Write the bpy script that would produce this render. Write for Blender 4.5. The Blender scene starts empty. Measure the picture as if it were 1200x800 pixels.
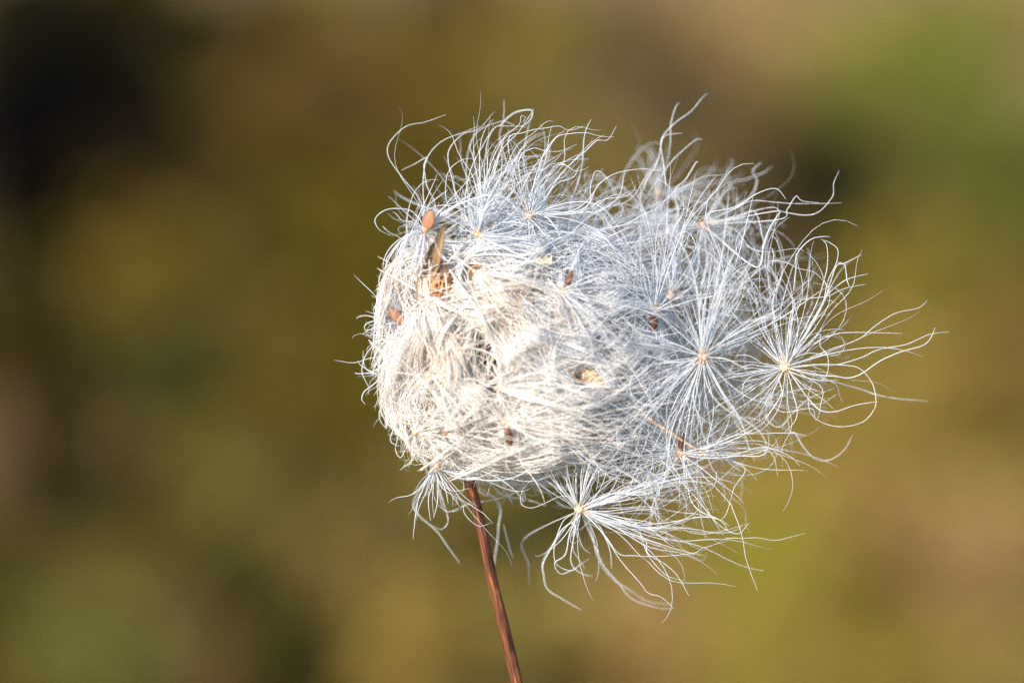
import bpy, math, random
import numpy as np
from mathutils import Vector

SC = bpy.context.scene
COL = SC.collection
R = math.radians
rng = np.random.default_rng(11)
random.seed(5)

# ------------------------------------------------------------------ camera, light, exposure
K = 0.0979 / 1200.0            # metres per photo pixel in the plane of focus
DIST = 0.272                   # lens to plane of focus
TILT = R(10)
FOCUS = np.array([0.0, 0.0, 0.72])
FWD = np.array([0.0, math.cos(TILT), -math.sin(TILT)])
UPV = np.array([0.0, math.sin(TILT), math.cos(TILT)])
RGT = np.array([1.0, 0.0, 0.0])
CAM = FOCUS - FWD * DIST

cd = bpy.data.cameras.new("camera")
cam = bpy.data.objects.new("camera", cd)
COL.objects.link(cam)
cam.location = CAM
cam.rotation_euler = (R(90) - TILT, 0, 0)
cd.lens = 100
cd.sensor_width = 36
cd.clip_start = 0.01
cd.clip_end = 400
cd.dof.use_dof = True
cd.dof.focus_distance = DIST + 0.0006
cd.dof.aperture_fstop = 7.8
SC.camera = cam

SUN_EL, SUN_AZ = R(26), math.atan2(-0.62, -0.75)
sun_dir = Vector((math.sin(SUN_AZ) * math.cos(SUN_EL), math.cos(SUN_AZ) * math.cos(SUN_EL), math.sin(SUN_EL)))
w = bpy.data.worlds.new("World")
SC.world = w
w.use_nodes = True
nt = w.node_tree
sky = nt.nodes.new("ShaderNodeTexSky")
sky.sky_type = 'NISHITA'
sky.sun_disc = False
sky.sun_elevation = SUN_EL
sky.sun_rotation = SUN_AZ
bg = nt.nodes["Background"]
bg.inputs[1].default_value = 0.145
nt.links.new(sky.outputs[0], bg.inputs[0])
sl = bpy.data.lights.new("sun", 'SUN')
sl.energy = 4.2
sl.angle = R(0.5)
sl.color = (1.0, 0.90, 0.77)
so = bpy.data.objects.new("sun", sl)
COL.objects.link(so)
so.rotation_euler = sun_dir.to_track_quat('Z', 'Y').to_euler()

SC.view_settings.view_transform = 'Standard'
SC.view_settings.look = 'None'
SC.view_settings.exposure = 0.74
SC.view_settings.gamma = 1
SC.cycles.use_denoising = True
SC.cycles.denoising_input_passes = 'RGB_ALBEDO_NORMAL'
SC.cycles.denoising_prefilter = 'NONE'
SC.cycles.diffuse_bounces = 14
SC.cycles.transmission_bounces = 14
SC.cycles.max_bounces = 16


# ------------------------------------------------------------------ helpers
def W(p):
    """photo-plane millimetre frame (x right, y down in photo pixels, depth away in the same unit) -> world"""
    p = np.asarray(p, float)
    s = (DIST + p[..., 2:3] * K) / DIST
    return FOCUS + s * K * ((p[..., 0:1] - 600) * RGT + (400 - p[..., 1:2]) * UPV) + p[..., 2:3] * K * FWD


def at(px, py, z):
    """a point at z metres along the view through a photo position"""
    d = FWD + RGT * (px - 600) * K / DIST + UPV * (400 - py) * K / DIST
    return CAM + d * z


def link(name, mesh, mat, parent=None, **props):
    o = bpy.data.objects.new(name, mesh)
    if mat is not None and not mesh.materials:
        mesh.materials.append(mat)
    COL.objects.link(o)
    if parent is not None:
        o.parent = parent
    for k_, v_ in props.items():
        o[k_] = v_
    return o


def empty(name, loc, label, cat, group=None):
    o = bpy.data.objects.new(name, None)
    o.empty_display_size = 0.005
    COL.objects.link(o)
    o.location = [float(c) for c in loc]
    o['label'] = label
    o['category'] = cat
    if group:
        o['group'] = group
    return o


def mesh_np(name, V, F, smooth=True, attr=None):
    """V (n,3), F (m,k) with constant k"""
    me = bpy.data.meshes.new(name)
    V = np.asarray(V, np.float32)
    F = np.asarray(F, np.int32)
    k = F.shape[1]
    me.vertices.add(len(V))
    me.vertices.foreach_set('co', V.ravel())
    me.loops.add(F.size)
    me.loops.foreach_set('vertex_index', F.ravel())
    me.polygons.add(len(F))
    me.polygons.foreach_set('loop_start', np.arange(len(F), dtype=np.int32) * k)
    me.polygons.foreach_set('loop_total', np.full(len(F), k, np.int32))
    if smooth:
        me.polygons.foreach_set('use_smooth', np.ones(len(F), bool))
    if attr is not None:
        for an, arr in attr.items():
            a = me.attributes.new(an, 'FLOAT', 'POINT')
            a.data.foreach_set('value', np.asarray(arr, np.float32).ravel())
    me.update()
    me.validate()
    return me


def tubes(P, rad, sides=3, attr_v=None):
    """P (S,n,3) world, rad (S,n) metres -> V,F,t"""
    S, n, _ = P.shape
    T = np.gradient(P, axis=1)
    T /= np.linalg.norm(T, axis=2, keepdims=True) + 1e-12
    ref = rng.normal(size=(S, 1, 3))
    ref = np.repeat(ref, n, 1)
    # carry the reference along so that the tube does not twist
    N = np.empty_like(P)
    a = ref[:, 0] - T[:, 0] * np.sum(ref[:, 0] * T[:, 0], 1, keepdims=True)
    a /= np.linalg.norm(a, axis=1, keepdims=True) + 1e-12
    N[:, 0] = a
    for i in range(1, n):
        a = a - T[:, i] * np.sum(a * T[:, i], 1, keepdims=True)
        a = a / (np.linalg.norm(a, axis=1, keepdims=True) + 1e-12)
        N[:, i] = a
    B = np.cross(T, N)
    ang = np.arange(sides) * 2 * math.pi / sides
    V = P[:, :, None, :] + rad[:, :, None, None] * (np.cos(ang)[None, None, :, None] * N[:, :, None, :] + np.sin(ang)[None, None, :, None] * B[:, :, None, :])
    V = V.reshape(-1, 3)
    idx = np.arange(S * n * sides).reshape(S, n, sides)
    a0 = idx[:, :-1, :]
    b0 = np.roll(idx, -1, 2)[:, :-1, :]
    c0 = np.roll(idx, -1, 2)[:, 1:, :]
    d0 = idx[:, 1:, :]
    F = np.stack([a0, b0, c0, d0], -1).reshape(-1, 4)
    t = np.repeat(np.broadcast_to(np.linspace(0, 1, n), (S, n))[:, :, None], sides, 2).reshape(-1)
    return V, F, t


def unit(a):
    return a / (np.linalg.norm(a, axis=-1, keepdims=True) + 1e-12)


def grow(H, d0, L, n=15, bend=None, curl=0.6, wave=0.5, hook=0.25):
    """strands in the photo frame: H (S,3) roots, d0 (S,3) directions, L (S) lengths"""
    S = len(H)
    P = np.empty((S, n, 3))
    P[:, 0] = H
    d = unit(d0)
    ax = unit(rng.normal(size=(S, 3)))
    ax2 = unit(rng.normal(size=(S, 3)))
    c0 = rng.normal(0, curl, S)
    c1 = np.abs(rng.normal(0, wave, S)) * 3
    f = rng.uniform(0.7, 2.4, S)
    ph = rng.uniform(0, 6.28, S)
    hk = (rng.random(S) < hook) * rng.normal(0, 3.0, S)
    ds = (L / (n - 1))[:, None]
    for i in range(1, n):
        t = i / (n - 1)
        cc = c0 * (0.1 + 2.2 * t ** 1.5) + hk * max(0, t - 0.6) / 0.4
        d = d + (np.cross(ax, d) * cc[:, None] + np.cross(ax2, d) * (c1 * np.sin(6.28 * f * t + ph) * (0.1 + 1.3 * t))[:, None]) / (n - 1)
        if bend is not None:
            d = d + bend * (1.6 * t / (n - 1))
        d = unit(d)
        P[:, i] = P[:, i - 1] + d * ds
    return P


def radii(S, n, r0, r1=None, jit=0.38):
    r1 = r0 * 0.55 if r1 is None else r1
    base = np.linspace(r0, r1, n)[None, :] * (1 + rng.normal(0, jit, (S, 1))).clip(0.45, 1.8)
    return base * K * (1 - 0.6 * np.linspace(0, 1, n)[None, :] ** 7)


def catmull(pts, n):
    pts = np.asarray(pts, float)
    p = np.vstack([2 * pts[0] - pts[1], pts, 2 * pts[-1] - pts[-2]])
    seg = len(pts) - 1
    ts = np.linspace(0, seg - 1e-9, n)
    out = []
    for t in ts:
        i = int(t)
        u = t - i
        a, b, c, d = p[i], p[i + 1], p[i + 2], p[i + 3]
        out.append(0.5 * (2 * b + (c - a) * u + (2 * a - 5 * b + 4 * c - d) * u * u + (3 * b - a - 3 * c + d) * u ** 3))
    return np.array(out)


# ------------------------------------------------------------------ materials
def new_mat(name):
    m = bpy.data.materials.new(name)
    m.use_nodes = True
    t = m.node_tree
    for nd in list(t.nodes):
        t.nodes.remove(nd)
    out = t.nodes.new("ShaderNodeOutputMaterial")
    return m, t, out


def fibre_mat(name, body, root, trans=0.5, rough=0.25, spec=0.7, vary=0.06, amt=0.05, aged=None):
    m, t, out = new_mat(name)
    at_ = t.nodes.new("ShaderNodeAttribute")
    at_.attribute_name = 't'
    ramp = t.nodes.new("ShaderNodeValToRGB")
    ramp.color_ramp.elements[0].position = 0.0
    ramp.color_ramp.elements[0].color = (*root, 1)
    ramp.color_ramp.elements[1].position = amt + 0.03
    ramp.color_ramp.elements[1].color = (*body, 1)
    t.links.new(at_.outputs['Fac'], ramp.inputs[0])
    geo = t.nodes.new("ShaderNodeNewGeometry")
    ns = t.nodes.new("ShaderNodeTexNoise")
    ns.inputs['Scale'].default_value = 260
    t.links.new(geo.outputs['Position'], ns.inputs['Vector'])
    hs = t.nodes.new("ShaderNodeMapRange")
    hs.inputs['From Min'].default_value = 0.3
    hs.inputs['From Max'].default_value = 0.7
    hs.inputs['To Min'].default_value = 1 - vary
    hs.inputs['To Max'].default_value = 1.0
    t.links.new(ns.outputs[0], hs.inputs[0])
    mul = t.nodes.new("ShaderNodeVectorMath")
    mul.operation = 'SCALE'
    t.links.new(ramp.outputs[0], mul.inputs[0])
    t.links.new(hs.outputs[0], mul.inputs['Scale'])
    b = t.nodes.new("ShaderNodeBsdfPrincipled")
    b.inputs['Roughness'].default_value = rough
    b.inputs['Specular IOR Level'].default_value = spec
    col_out = mul.outputs[0]
    if aged is not None:
        n2 = t.nodes.new("ShaderNodeTexNoise")
        n2.inputs['Scale'].default_value = 120
        n2.inputs['Detail'].default_value = 3
        t.links.new(geo.outputs['Position'], n2.inputs['Vector'])
        m2 = t.nodes.new("ShaderNodeMapRange")
        m2.inputs['From Min'].default_value = 0.50
        m2.inputs['From Max'].default_value = 0.68
        m2.inputs['To Max'].default_value = 0.4
        t.links.new(n2.outputs[0], m2.inputs[0])
        mc = t.nodes.new("ShaderNodeMix")
        mc.data_type = 'RGBA'
        t.links.new(m2.outputs[0], mc.inputs[0])
        t.links.new(col_out, mc.inputs[6])
        mc.inputs[7].default_value = (*aged, 1)
        col_out = mc.outputs[2]
    t.links.new(col_out, b.inputs['Base Color'])
    tr = t.nodes.new("ShaderNodeBsdfTranslucent")
    t.links.new(col_out, tr.inputs['Color'])
    mx = t.nodes.new("ShaderNodeMixShader")
    mx.inputs[0].default_value = trans
    t.links.new(b.outputs[0], mx.inputs[1])
    t.links.new(tr.outputs[0], mx.inputs[2])
    t.links.new(mx.outputs[0], out.inputs[0])
    return m


def organic_mat(name, cols, scale=(300, 300, 300), rough=0.6, trans=0.0, bump=0.0, spec=0.4, coord='Object', detail=4):
    m, t, out = new_mat(name)
    tc = t.nodes.new("ShaderNodeTexCoord")
    mp = t.nodes.new("ShaderNodeMapping")
    mp.inputs['Scale'].default_value = scale
    t.links.new(tc.outputs[coord], mp.inputs[0])
    ns = t.nodes.new("ShaderNodeTexNoise")
    ns.inputs['Scale'].default_value = 1.0
    ns.inputs['Detail'].default_value = detail
    t.links.new(mp.outputs[0], ns.inputs['Vector'])
    ramp = t.nodes.new("ShaderNodeValToRGB")
    el = ramp.color_ramp.elements
    while len(el) < len(cols):
        el.new(0.5)
    for i, c in enumerate(cols):
        el[i].position = 0.32 + 0.36 * i / max(1, len(cols) - 1)
        el[i].color = (*c, 1)
    t.links.new(ns.outputs[0], ramp.inputs[0])
    b = t.nodes.new("ShaderNodeBsdfPrincipled")
    b.inputs['Roughness'].default_value = rough
    b.inputs['Specular IOR Level'].default_value = spec
    t.links.new(ramp.outputs[0], b.inputs['Base Color'])
    if bump:
        bp = t.nodes.new("ShaderNodeBump")
        bp.inputs['Strength'].default_value = bump
        bp.inputs['Distance'].default_value = 0.0002
        t.links.new(ns.outputs[0], bp.inputs['Height'])
        t.links.new(bp.outputs[0], b.inputs['Normal'])
    if trans:
        tr = t.nodes.new("ShaderNodeBsdfTranslucent")
        t.links.new(ramp.outputs[0], tr.inputs['Color'])
        mx = t.nodes.new("ShaderNodeMixShader")
        mx.inputs[0].default_value = trans
        t.links.new(b.outputs[0], mx.inputs[1])
        t.links.new(tr.outputs[0], mx.inputs[2])
        t.links.new(mx.outputs[0], out.inputs[0])
    else:
        t.links.new(b.outputs[0], out.inputs[0])
    return m


M_LOOSE = fibre_mat("silky_filament_skytint", (0.85, 0.888, 0.945), (0.90, 0.76, 0.62))  # white hair; blue of the skylight is put into the base colour
M_PACKED = fibre_mat("packed_filament_warmlit", (0.99, 0.965, 0.945), (0.92, 0.77, 0.63), vary=0.04, trans=0.3, amt=0.03, aged=(0.84, 0.68, 0.52))  # cream of old fluff, plus warm light put into the base colour
M_HUB = organic_mat("peach_hub", [(0.78, 0.50, 0.32), (0.90, 0.70, 0.52)], (900,) * 3, 0.6, trans=0.3)
M_HUBD = organic_mat("orange_hub", [(0.50, 0.22, 0.10), (0.82, 0.56, 0.36)], (900,) * 3, 0.6, trans=0.2)
M_SEED = organic_mat("seed_brown", [(0.06, 0.022, 0.012), (0.22, 0.09, 0.05)], (700,) * 3, 0.5, bump=0.5)
M_SEEDP = organic_mat("seed_pale_brown", [(0.23, 0.10, 0.055), (0.37, 0.19, 0.11)], (500,) * 3, 0.5, bump=0.4)
M_RECEPT = organic_mat("receptacle_peach", [(0.52, 0.25, 0.13), (0.78, 0.48, 0.31)], (800,) * 3, 0.65, trans=0.2, bump=0.5)
M_CORE = organic_mat("core_tan", [(0.36, 0.25, 0.14), (0.72, 0.60, 0.46)], (400,) * 3, 0.8, bump=0.5)
def streak_mat(name, cols):
    m = organic_mat(name, cols, (16, 1.6, 1), 0.65, trans=0.12, bump=0.8, coord='Object', detail=5)
    t = m.node_tree
    mp = next(n for n in t.nodes if n.type == 'MAPPING')
    cx = t.nodes.new('ShaderNodeCombineXYZ')
    for k_, nm in ((0, 's'), (1, 't')):
        a = t.nodes.new('ShaderNodeAttribute')
        a.attribute_name = nm
        t.links.new(a.outputs['Fac'], cx.inputs[k_])
    t.links.new(cx.outputs[0], mp.inputs[0])
    return m
M_STEM = streak_mat("stem_redbrown", [(0.028, 0.009, 0.004), (0.115, 0.033, 0.012), (0.34, 0.12, 0.04)])
M_BRACT = streak_mat("bract_straw", [(0.07, 0.04, 0.02), (0.26, 0.16, 0.08), (0.50, 0.36, 0.21)])
M_BRACTC = streak_mat("bract_cream", [(0.45, 0.30, 0.17), (0.75, 0.60, 0.42), (0.85, 0.74, 0.58)])
M_ORANGE = organic_mat("thread_orange", [(0.45, 0.17, 0.06), (0.65, 0.32, 0.14)], (600,) * 3, 0.5)

# ------------------------------------------------------------------ setting: ground and meadow
gx, gy = 120, 120
X, Y = np.meshgrid(np.linspace(-1, 1, gx), np.linspace(-1, 1, gy))
X = np.sign(X) * np.abs(X) ** 2.2 * 150
Y = np.sign(Y) * np.abs(Y) ** 2.2 * 150 + 6
Z = 0.02 * np.sin(X * 1.3 + 0.5) * np.cos(Y * 1.1) + 0.015 * np.sin(X * 3.1 + Y * 2.3)
Z *= np.exp(-(X ** 2 + Y ** 2) / 4000)
def ground_z(x, y):
    return (0.02 * math.sin(x * 1.3 + 0.5) * math.cos(y * 1.1) + 0.015 * math.sin(x * 3.1 + y * 2.3)) * math.exp(-(x * x + y * y) / 4000)
V = np.stack([X, Y, Z], -1).reshape(-1, 3)
ii = np.arange(gx * gy).reshape(gy, gx)
F = np.stack([ii[:-1, :-1], ii[:-1, 1:], ii[1:, 1:], ii[1:, :-1]], -1).reshape(-1, 4)
M_GROUND = organic_mat("meadow_soil", [(0.12, 0.085, 0.04), (0.18, 0.13, 0.06), (0.15, 0.12, 0.045)], (3, 3, 3), 0.95)
link('ground', mesh_np('ground', V, F), M_GROUND, kind='structure')


def blades(cx, cy, rad, n, h, wd, lean=0.35, squash=1.0):
    """n grass blades round (cx, cy) -> V,F in world units (a 4-segment tapered strip each)"""
    a = rng.uniform(0, 6.283, n)
    r = rad * np.sqrt(rng.random(n))
    bx, by = cx + r * np.cos(a), cy + r * np.sin(a) * squash
    bz = np.array([ground_z(x_, y_) for x_, y_ in zip(bx, by)]) - 0.01
    hh = h * rng.uniform(0.55, 1.1, n)
    la = rng.uniform(0, 6.283, n)
    lm = lean * rng.uniform(0.2, 1.6, n) * hh
    wa = rng.uniform(0, 3.14, n)
    Vs = []
    m = 5
    for i in range(m):
        t = i / (m - 1)
        c = np.stack([bx + lm * t * t * np.cos(la), by + lm * t * t * np.sin(la), bz + hh * t * (1 - 0.18 * t)], -1)
        o = np.stack([np.cos(wa), np.sin(wa), 0 * wa], -1) * (wd * (1 - 0.85 * t))[..., None] if np.ndim(wd) else np.stack([np.cos(wa), np.sin(wa), 0 * wa], -1) * wd * (1 - 0.85 * t)
        Vs.append(np.stack([c - o, c + o], 1))
    V = np.stack(Vs, 1).reshape(-1, 3)
    idx = np.arange(n * m * 2).reshape(n, m, 2)
    F = np.stack([idx[:, :-1, 0], idx[:, :-1, 1], idx[:, 1:, 1], idx[:, 1:, 0]], -1).reshape(-1, 4)
    return V, F


def leaves(c, rx, rz, n, size, up=0.2):
    """n leaf faces in an uneven ellipsoid round c -> V,F (a folded leaf of two quads each)"""
    cl = unit(rng.normal(size=(9, 3))) * rng.uniform(0.25, 0.85, (9, 1))
    k = rng.integers(0, 9, n)
    p = cl[k] + rng.normal(0, 0.24, (n, 3))
    p *= np.array([rx, rx * 0.8, rz])
    p += np.asarray(c)
    p[:, 2] = np.maximum(p[:, 2], 0.015)
    d = unit(rng.normal(size=(n, 3)) + np.array([0, 0, up]))
    s = unit(np.cross(d, rng.normal(size=(n, 3))))
    nn = np.cross(d, s)
    L = size * rng.uniform(0.6, 1.3, (n, 1))
    q = [p, p + d * L * .45 + s * L * .22 + nn * L * .06, p + d * L, p + d * L * .45 - s * L * .22 + nn * L * .06, p + d * L * .5]
    V = np.stack(q, 1).reshape(-1, 3)
    b = np.arange(n)[:, None] * 5
    F = np.concatenate([b + np.array([[0, 1, 2, 4]]), b + np.array([[0, 4, 2, 3]])], 0)
    return V, F


def srgb(c):
    c = np.asarray(c, float) / 255
    return np.where(c <= 0.04045, c / 12.92, ((c + 0.055) / 1.055) ** 2.4)


LEAF_MATS = {}
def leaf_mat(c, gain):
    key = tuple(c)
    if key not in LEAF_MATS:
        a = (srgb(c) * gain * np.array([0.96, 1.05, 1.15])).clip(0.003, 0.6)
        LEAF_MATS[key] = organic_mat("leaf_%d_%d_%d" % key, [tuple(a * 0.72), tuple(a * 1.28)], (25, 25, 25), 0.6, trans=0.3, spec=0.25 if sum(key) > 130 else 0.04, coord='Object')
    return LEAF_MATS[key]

GAIN = 1.42
M_TWIG = organic_mat("weed_stalk", [(0.10, 0.06, 0.03), (0.20, 0.13, 0.06)], (60,) * 3, 0.7)
# open meadow grass, nobody could count it
gv, gf, off = [], [], 0
for _ in range(330):
    y_ = 1.4 + 15 * rng.random() ** 1.4
    x_ = rng.uniform(-0.62, 0.62) * (y_ + 0.3)
    v_, f_ = blades(x_, y_, 0.30 + 0.05 * y_, 85, 0.16 + 0.03 * rng.random(), 0.004 + 0.0007 * y_)
    gv.append(v_); gf.append(f_ + off); off += len(v_)
M_GRASS = organic_mat("meadow_grass", [(0.12, 0.085, 0.03), (0.26, 0.19, 0.06), (0.33, 0.24, 0.10)], (2.2, 2.2, 2.2), 0.7, trans=0.3, spec=0.2)
link('grass', mesh_np('grass', np.vstack(gv), np.vstack(gf)), M_GRASS, kind='stuff', label='blurred dry olive meadow grass covering the ground behind the seed head', category='grass')

# plants far out of focus behind the seed head: (x, y, radius, distance, colour, kind, label)
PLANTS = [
 (25, 190, 150, 2.2, (6, 5, 3), 'bush', 'blurred bush in painted near-black shade at the left edge of the meadow, the darkest of all'),  # deep shade of the thicket put into the leaf colour
 (100, 85, 130, 2.6, (22, 18, 7), 'bush', 'blurred olive bush in painted blackish shade above the darkest bush at upper left'),  # leaf colour darkened for the same thicket shade
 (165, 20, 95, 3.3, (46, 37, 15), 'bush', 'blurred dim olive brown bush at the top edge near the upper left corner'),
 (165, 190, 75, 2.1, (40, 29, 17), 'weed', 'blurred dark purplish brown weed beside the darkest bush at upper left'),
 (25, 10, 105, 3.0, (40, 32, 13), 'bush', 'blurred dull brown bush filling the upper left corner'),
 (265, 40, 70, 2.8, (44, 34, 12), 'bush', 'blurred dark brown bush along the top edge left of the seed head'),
 (355, 15, 70, 3.1, (100, 84, 24), 'grass', 'blurred olive yellow grass clump at the top edge left of the seed head'),
 (385, 115, 75, 2.6, (98, 76, 36), 'weed', 'blurred reddish tan weed above and left of the seed head'),
 (185, 295, 80, 2.1, (106, 90, 30), 'weed', 'blurred ochre weed right below the darkest bush'),
 (285, 170, 85, 2.5, (94, 76, 24), 'grass', 'blurred mustard grass clump between dark bushes and seed head'),
 (390, 265, 85, 2.2, (116, 98, 26), 'grass', 'blurred yellow olive grass clump just left of the fluff top'),
 (300, 295, 60, 1.9, (80, 70, 20), 'weed', 'blurred dark olive weed halfway up left of the fluff'),
 (25, 360, 100, 2.2, (70, 58, 24), 'weed', 'blurred brown weed at the left edge below the darkest bush'),
 (100, 415, 60, 1.8, (46, 39, 17), 'weed', 'blurred dark brown weed in a gap left of the slanting streaks'),
 (55, 485, 70, 1.9, (60, 48, 20), 'grass', 'blurred dull tan grass clump at the left edge at mid height'),
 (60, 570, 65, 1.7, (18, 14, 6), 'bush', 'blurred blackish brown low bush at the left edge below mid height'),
 (170, 600, 55, 1.75, (52, 45, 18), 'weed', 'blurred chocolate brown weed right of the low blackish bush'),
 (205, 460, 85, 1.6, (62, 58, 20), 'grass', 'blurred deep olive grass clump with slanting blades left of the fluff'),
 (320, 420, 75, 1.9, (92, 78, 24), 'grass', 'blurred moss olive grass clump level with the fluff at left'),
 (345, 505, 70, 1.9, (124, 100, 40), 'grass', 'blurred golden tan grass clump left of the fluff bottom'),
 (300, 590, 80, 1.7, (122, 108, 50), 'grass', 'blurred khaki grass clump left below the seed head'),
 (255, 675, 42, 1.35, (52, 48, 16), 'weed', 'blurred dark green weed among khaki grass at lower left'),
 (150, 680, 65, 1.6, (112, 94, 42), 'grass', 'blurred straw brown grass clump at lower left'),
 (110, 775, 75, 1.45, (108, 102, 48), 'weed', 'blurred pale green weed at the bottom edge at lower left'),
 (5, 700, 60, 1.6, (68, 60, 14), 'grass', 'blurred dark olive grass clump at the left end of the bottom'),
 (380, 690, 90, 1.7, (150, 124, 70), 'grass', 'blurred pale tan grass clump left of the brown stem'),
 (225, 775, 65, 1.5, (146, 118, 58), 'grass', 'blurred tan grass clump at the bottom between the green weed and the stem'),
 (480, 620, 85, 1.9, (140, 118, 60), 'grass', 'blurred beige grass clump behind the top of the stem'),
 (500, 770, 75, 1.5, (146, 122, 58), 'weed', 'blurred olive tan weed at the bottom just left of the stem'),
 (650, 745, 85, 1.6, (158, 138, 72), 'grass', 'blurred khaki tan grass clump at the bottom just right of the stem'),
 (610, 610, 75, 2.0, (142, 126, 56), 'grass', 'blurred khaki green grass clump right of the stem top'),
 (765, 735, 75, 1.6, (158, 128, 78), 'weed', 'blurred pinkish tan weed below the lowest tuft'),
 (905, 665, 70, 1.7, (142, 132, 44), 'weed', 'blurred bright yellow green weed at lower right, the brightest of all'),
 (880, 790, 65, 1.5, (128, 114, 40), 'grass', 'blurred ochre grass clump below the bright yellow green weed'),
 (1000, 655, 75, 1.8, (154, 122, 70), 'grass', 'blurred rosy tan grass clump right of the bright yellow green weed'),
 (1060, 590, 60, 1.8, (122, 102, 46), 'grass', 'blurred brownish olive grass clump at right below the fluff'),
 (1155, 650, 85, 1.8, (150, 120, 76), 'weed', 'blurred dusty pink brown weed at the right edge near the bottom'),
 (1030, 780, 75, 1.5, (120, 104, 38), 'grass', 'blurred dark ochre grass clump at the bottom right of centre'),
 (1175, 790, 70, 1.5, (128, 110, 56), 'grass', 'blurred tan grass clump in the lower right corner'),
 (1075, 480, 85, 2.0, (134, 112, 52), 'grass', 'blurred sandy grass clump right of the fluff'),
 (1180, 440, 75, 2.1, (116, 92, 42), 'grass', 'blurred brown grass clump at the right edge at mid height'),
 (960, 540, 75, 2.0, (142, 118, 54), 'grass', 'blurred golden grass clump below the right end of the fluff'),
 (840, 590, 70, 2.1, (150, 122, 68), 'grass', 'blurred light brown grass clump behind the lower tufts'),
 (1060, 345, 85, 2.3, (126, 110, 42), 'grass', 'blurred yellow tan grass clump right of the fluff top'),
 (1170, 310, 65, 2.4, (104, 96, 36), 'weed', 'blurred olive weed at the right edge above mid height'),
 (1020, 235, 75, 2.5, (80, 74, 28), 'bush', 'blurred dark olive bush right of the fluff top'),
 (925, 190, 70, 2.4, (46, 40, 22), 'bush', 'blurred charcoal brown bush behind the upper right tufts'),
 (790, 115, 75, 2.7, (82, 68, 42), 'weed', 'blurred grey brown weed above the upper right tufts'),
 (880, 40, 80, 3.0, (158, 130, 84), 'grass', 'blurred pale pinkish straw clump at the top edge right of centre'),
 (1020, 80, 85, 2.9, (116, 112, 48), 'weed', 'blurred sage green weed at the top right beside the pale straw'),
 (1110, 70, 95, 2.8, (112, 110, 44), 'bush', 'blurred bright green bush at the top right'),
 (1160, 195, 95, 2.6, (98, 98, 36), 'bush', 'blurred grass green bush at the right edge below the bright green bush'),
 (1190, 30, 60, 3.1, (124, 106, 58), 'grass', 'blurred tan grass clump in the upper right corner'),
 (560, 15, 70, 3.1, (84, 64, 42), 'weed', 'blurred mauve brown weed at the top edge above the fluff'),
 (645, 70, 70, 2.8, (116, 102, 40), 'grass', 'blurred olive khaki grass clump above the middle of the fluff'),
 (470, 50, 65, 3.0, (88, 72, 20), 'grass', 'blurred dark mustard grass clump at the top edge above the fluff'),
 (545, 130, 75, 2.6, (108, 88, 28), 'grass', 'blurred amber grass clump just above the fluff'),
 (730, 20, 70, 3.2, (106, 84, 52), 'grass', 'blurred dusty brown grass clump at the top edge over the upper right tufts'),
 (750, 330, 120, 2.6, (110, 92, 44), 'grass', 'blurred dull olive grass clump hidden mostly behind the fluff'),
 (640, 460, 120, 2.5, (112, 92, 44), 'weed', 'blurred tan weed seen through gaps under the fluff'),
]
KINDN = {'bush': ('bush', 'bush', 'bushes in the blurred meadow'), 'weed': ('leafy_weed', 'weed', 'leafy weeds in the blurred meadow'), 'grass': ('grass_clump', 'grass clump', 'grass clumps in the blurred meadow')}
for (px, py, rp, z, colr, kind, label) in PLANTS:
    c = at(px, py, z)
    rad = rp * z * K / DIST
    gz = ground_z(c[0], c[1])
    nm, cat, grp = KINDN[kind]
    root = empty(nm, (c[0], c[1], gz), label, cat, grp)
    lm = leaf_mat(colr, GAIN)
    o3 = np.array([c[0], c[1], gz])
    if kind == 'grass':
        top = c[2] + rad * 0.8
        v_, f_ = blades(c[0], c[1], rad * 0.85, 420, top - gz, 0.0045 * z / 2 * 1.5, 0.3, 0.6)
        link('blades', mesh_np('blades', v_ - o3, f_), lm, root, kind='stuff')
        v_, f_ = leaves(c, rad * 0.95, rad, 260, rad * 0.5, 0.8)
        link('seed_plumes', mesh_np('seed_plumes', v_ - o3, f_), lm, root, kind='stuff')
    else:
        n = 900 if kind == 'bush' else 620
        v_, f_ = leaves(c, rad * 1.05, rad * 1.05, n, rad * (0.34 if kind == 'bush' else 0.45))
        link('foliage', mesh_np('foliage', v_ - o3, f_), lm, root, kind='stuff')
        for s in range(3 if kind == 'bush' else 2):
            a = rng.uniform(0, 6.28)
            tip = c + np.array([math.cos(a), math.sin(a) * .7, 0.3]) * rad * 0.5
            path = catmull([[c[0] + 0.02 * math.cos(a), c[1] + 0.02 * math.sin(a), gz - 0.02], (np.array([c[0], c[1], gz]) + tip) / 2 + np.array([0.01 * math.sin(a), 0, 0]), tip], 8)[None]
            v_, f_, t_ = tubes(path, np.linspace(0.006, 0.0025, 8)[None] * z / 2, 5)
            link('stalk', mesh_np('stalk', v_ - o3, f_), M_TWIG, root)


# ------------------------------------------------------------------ the seed head: stem, receptacle, bracts, packed fluff
head_p = np.array([548, 545, 35.0])
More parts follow.
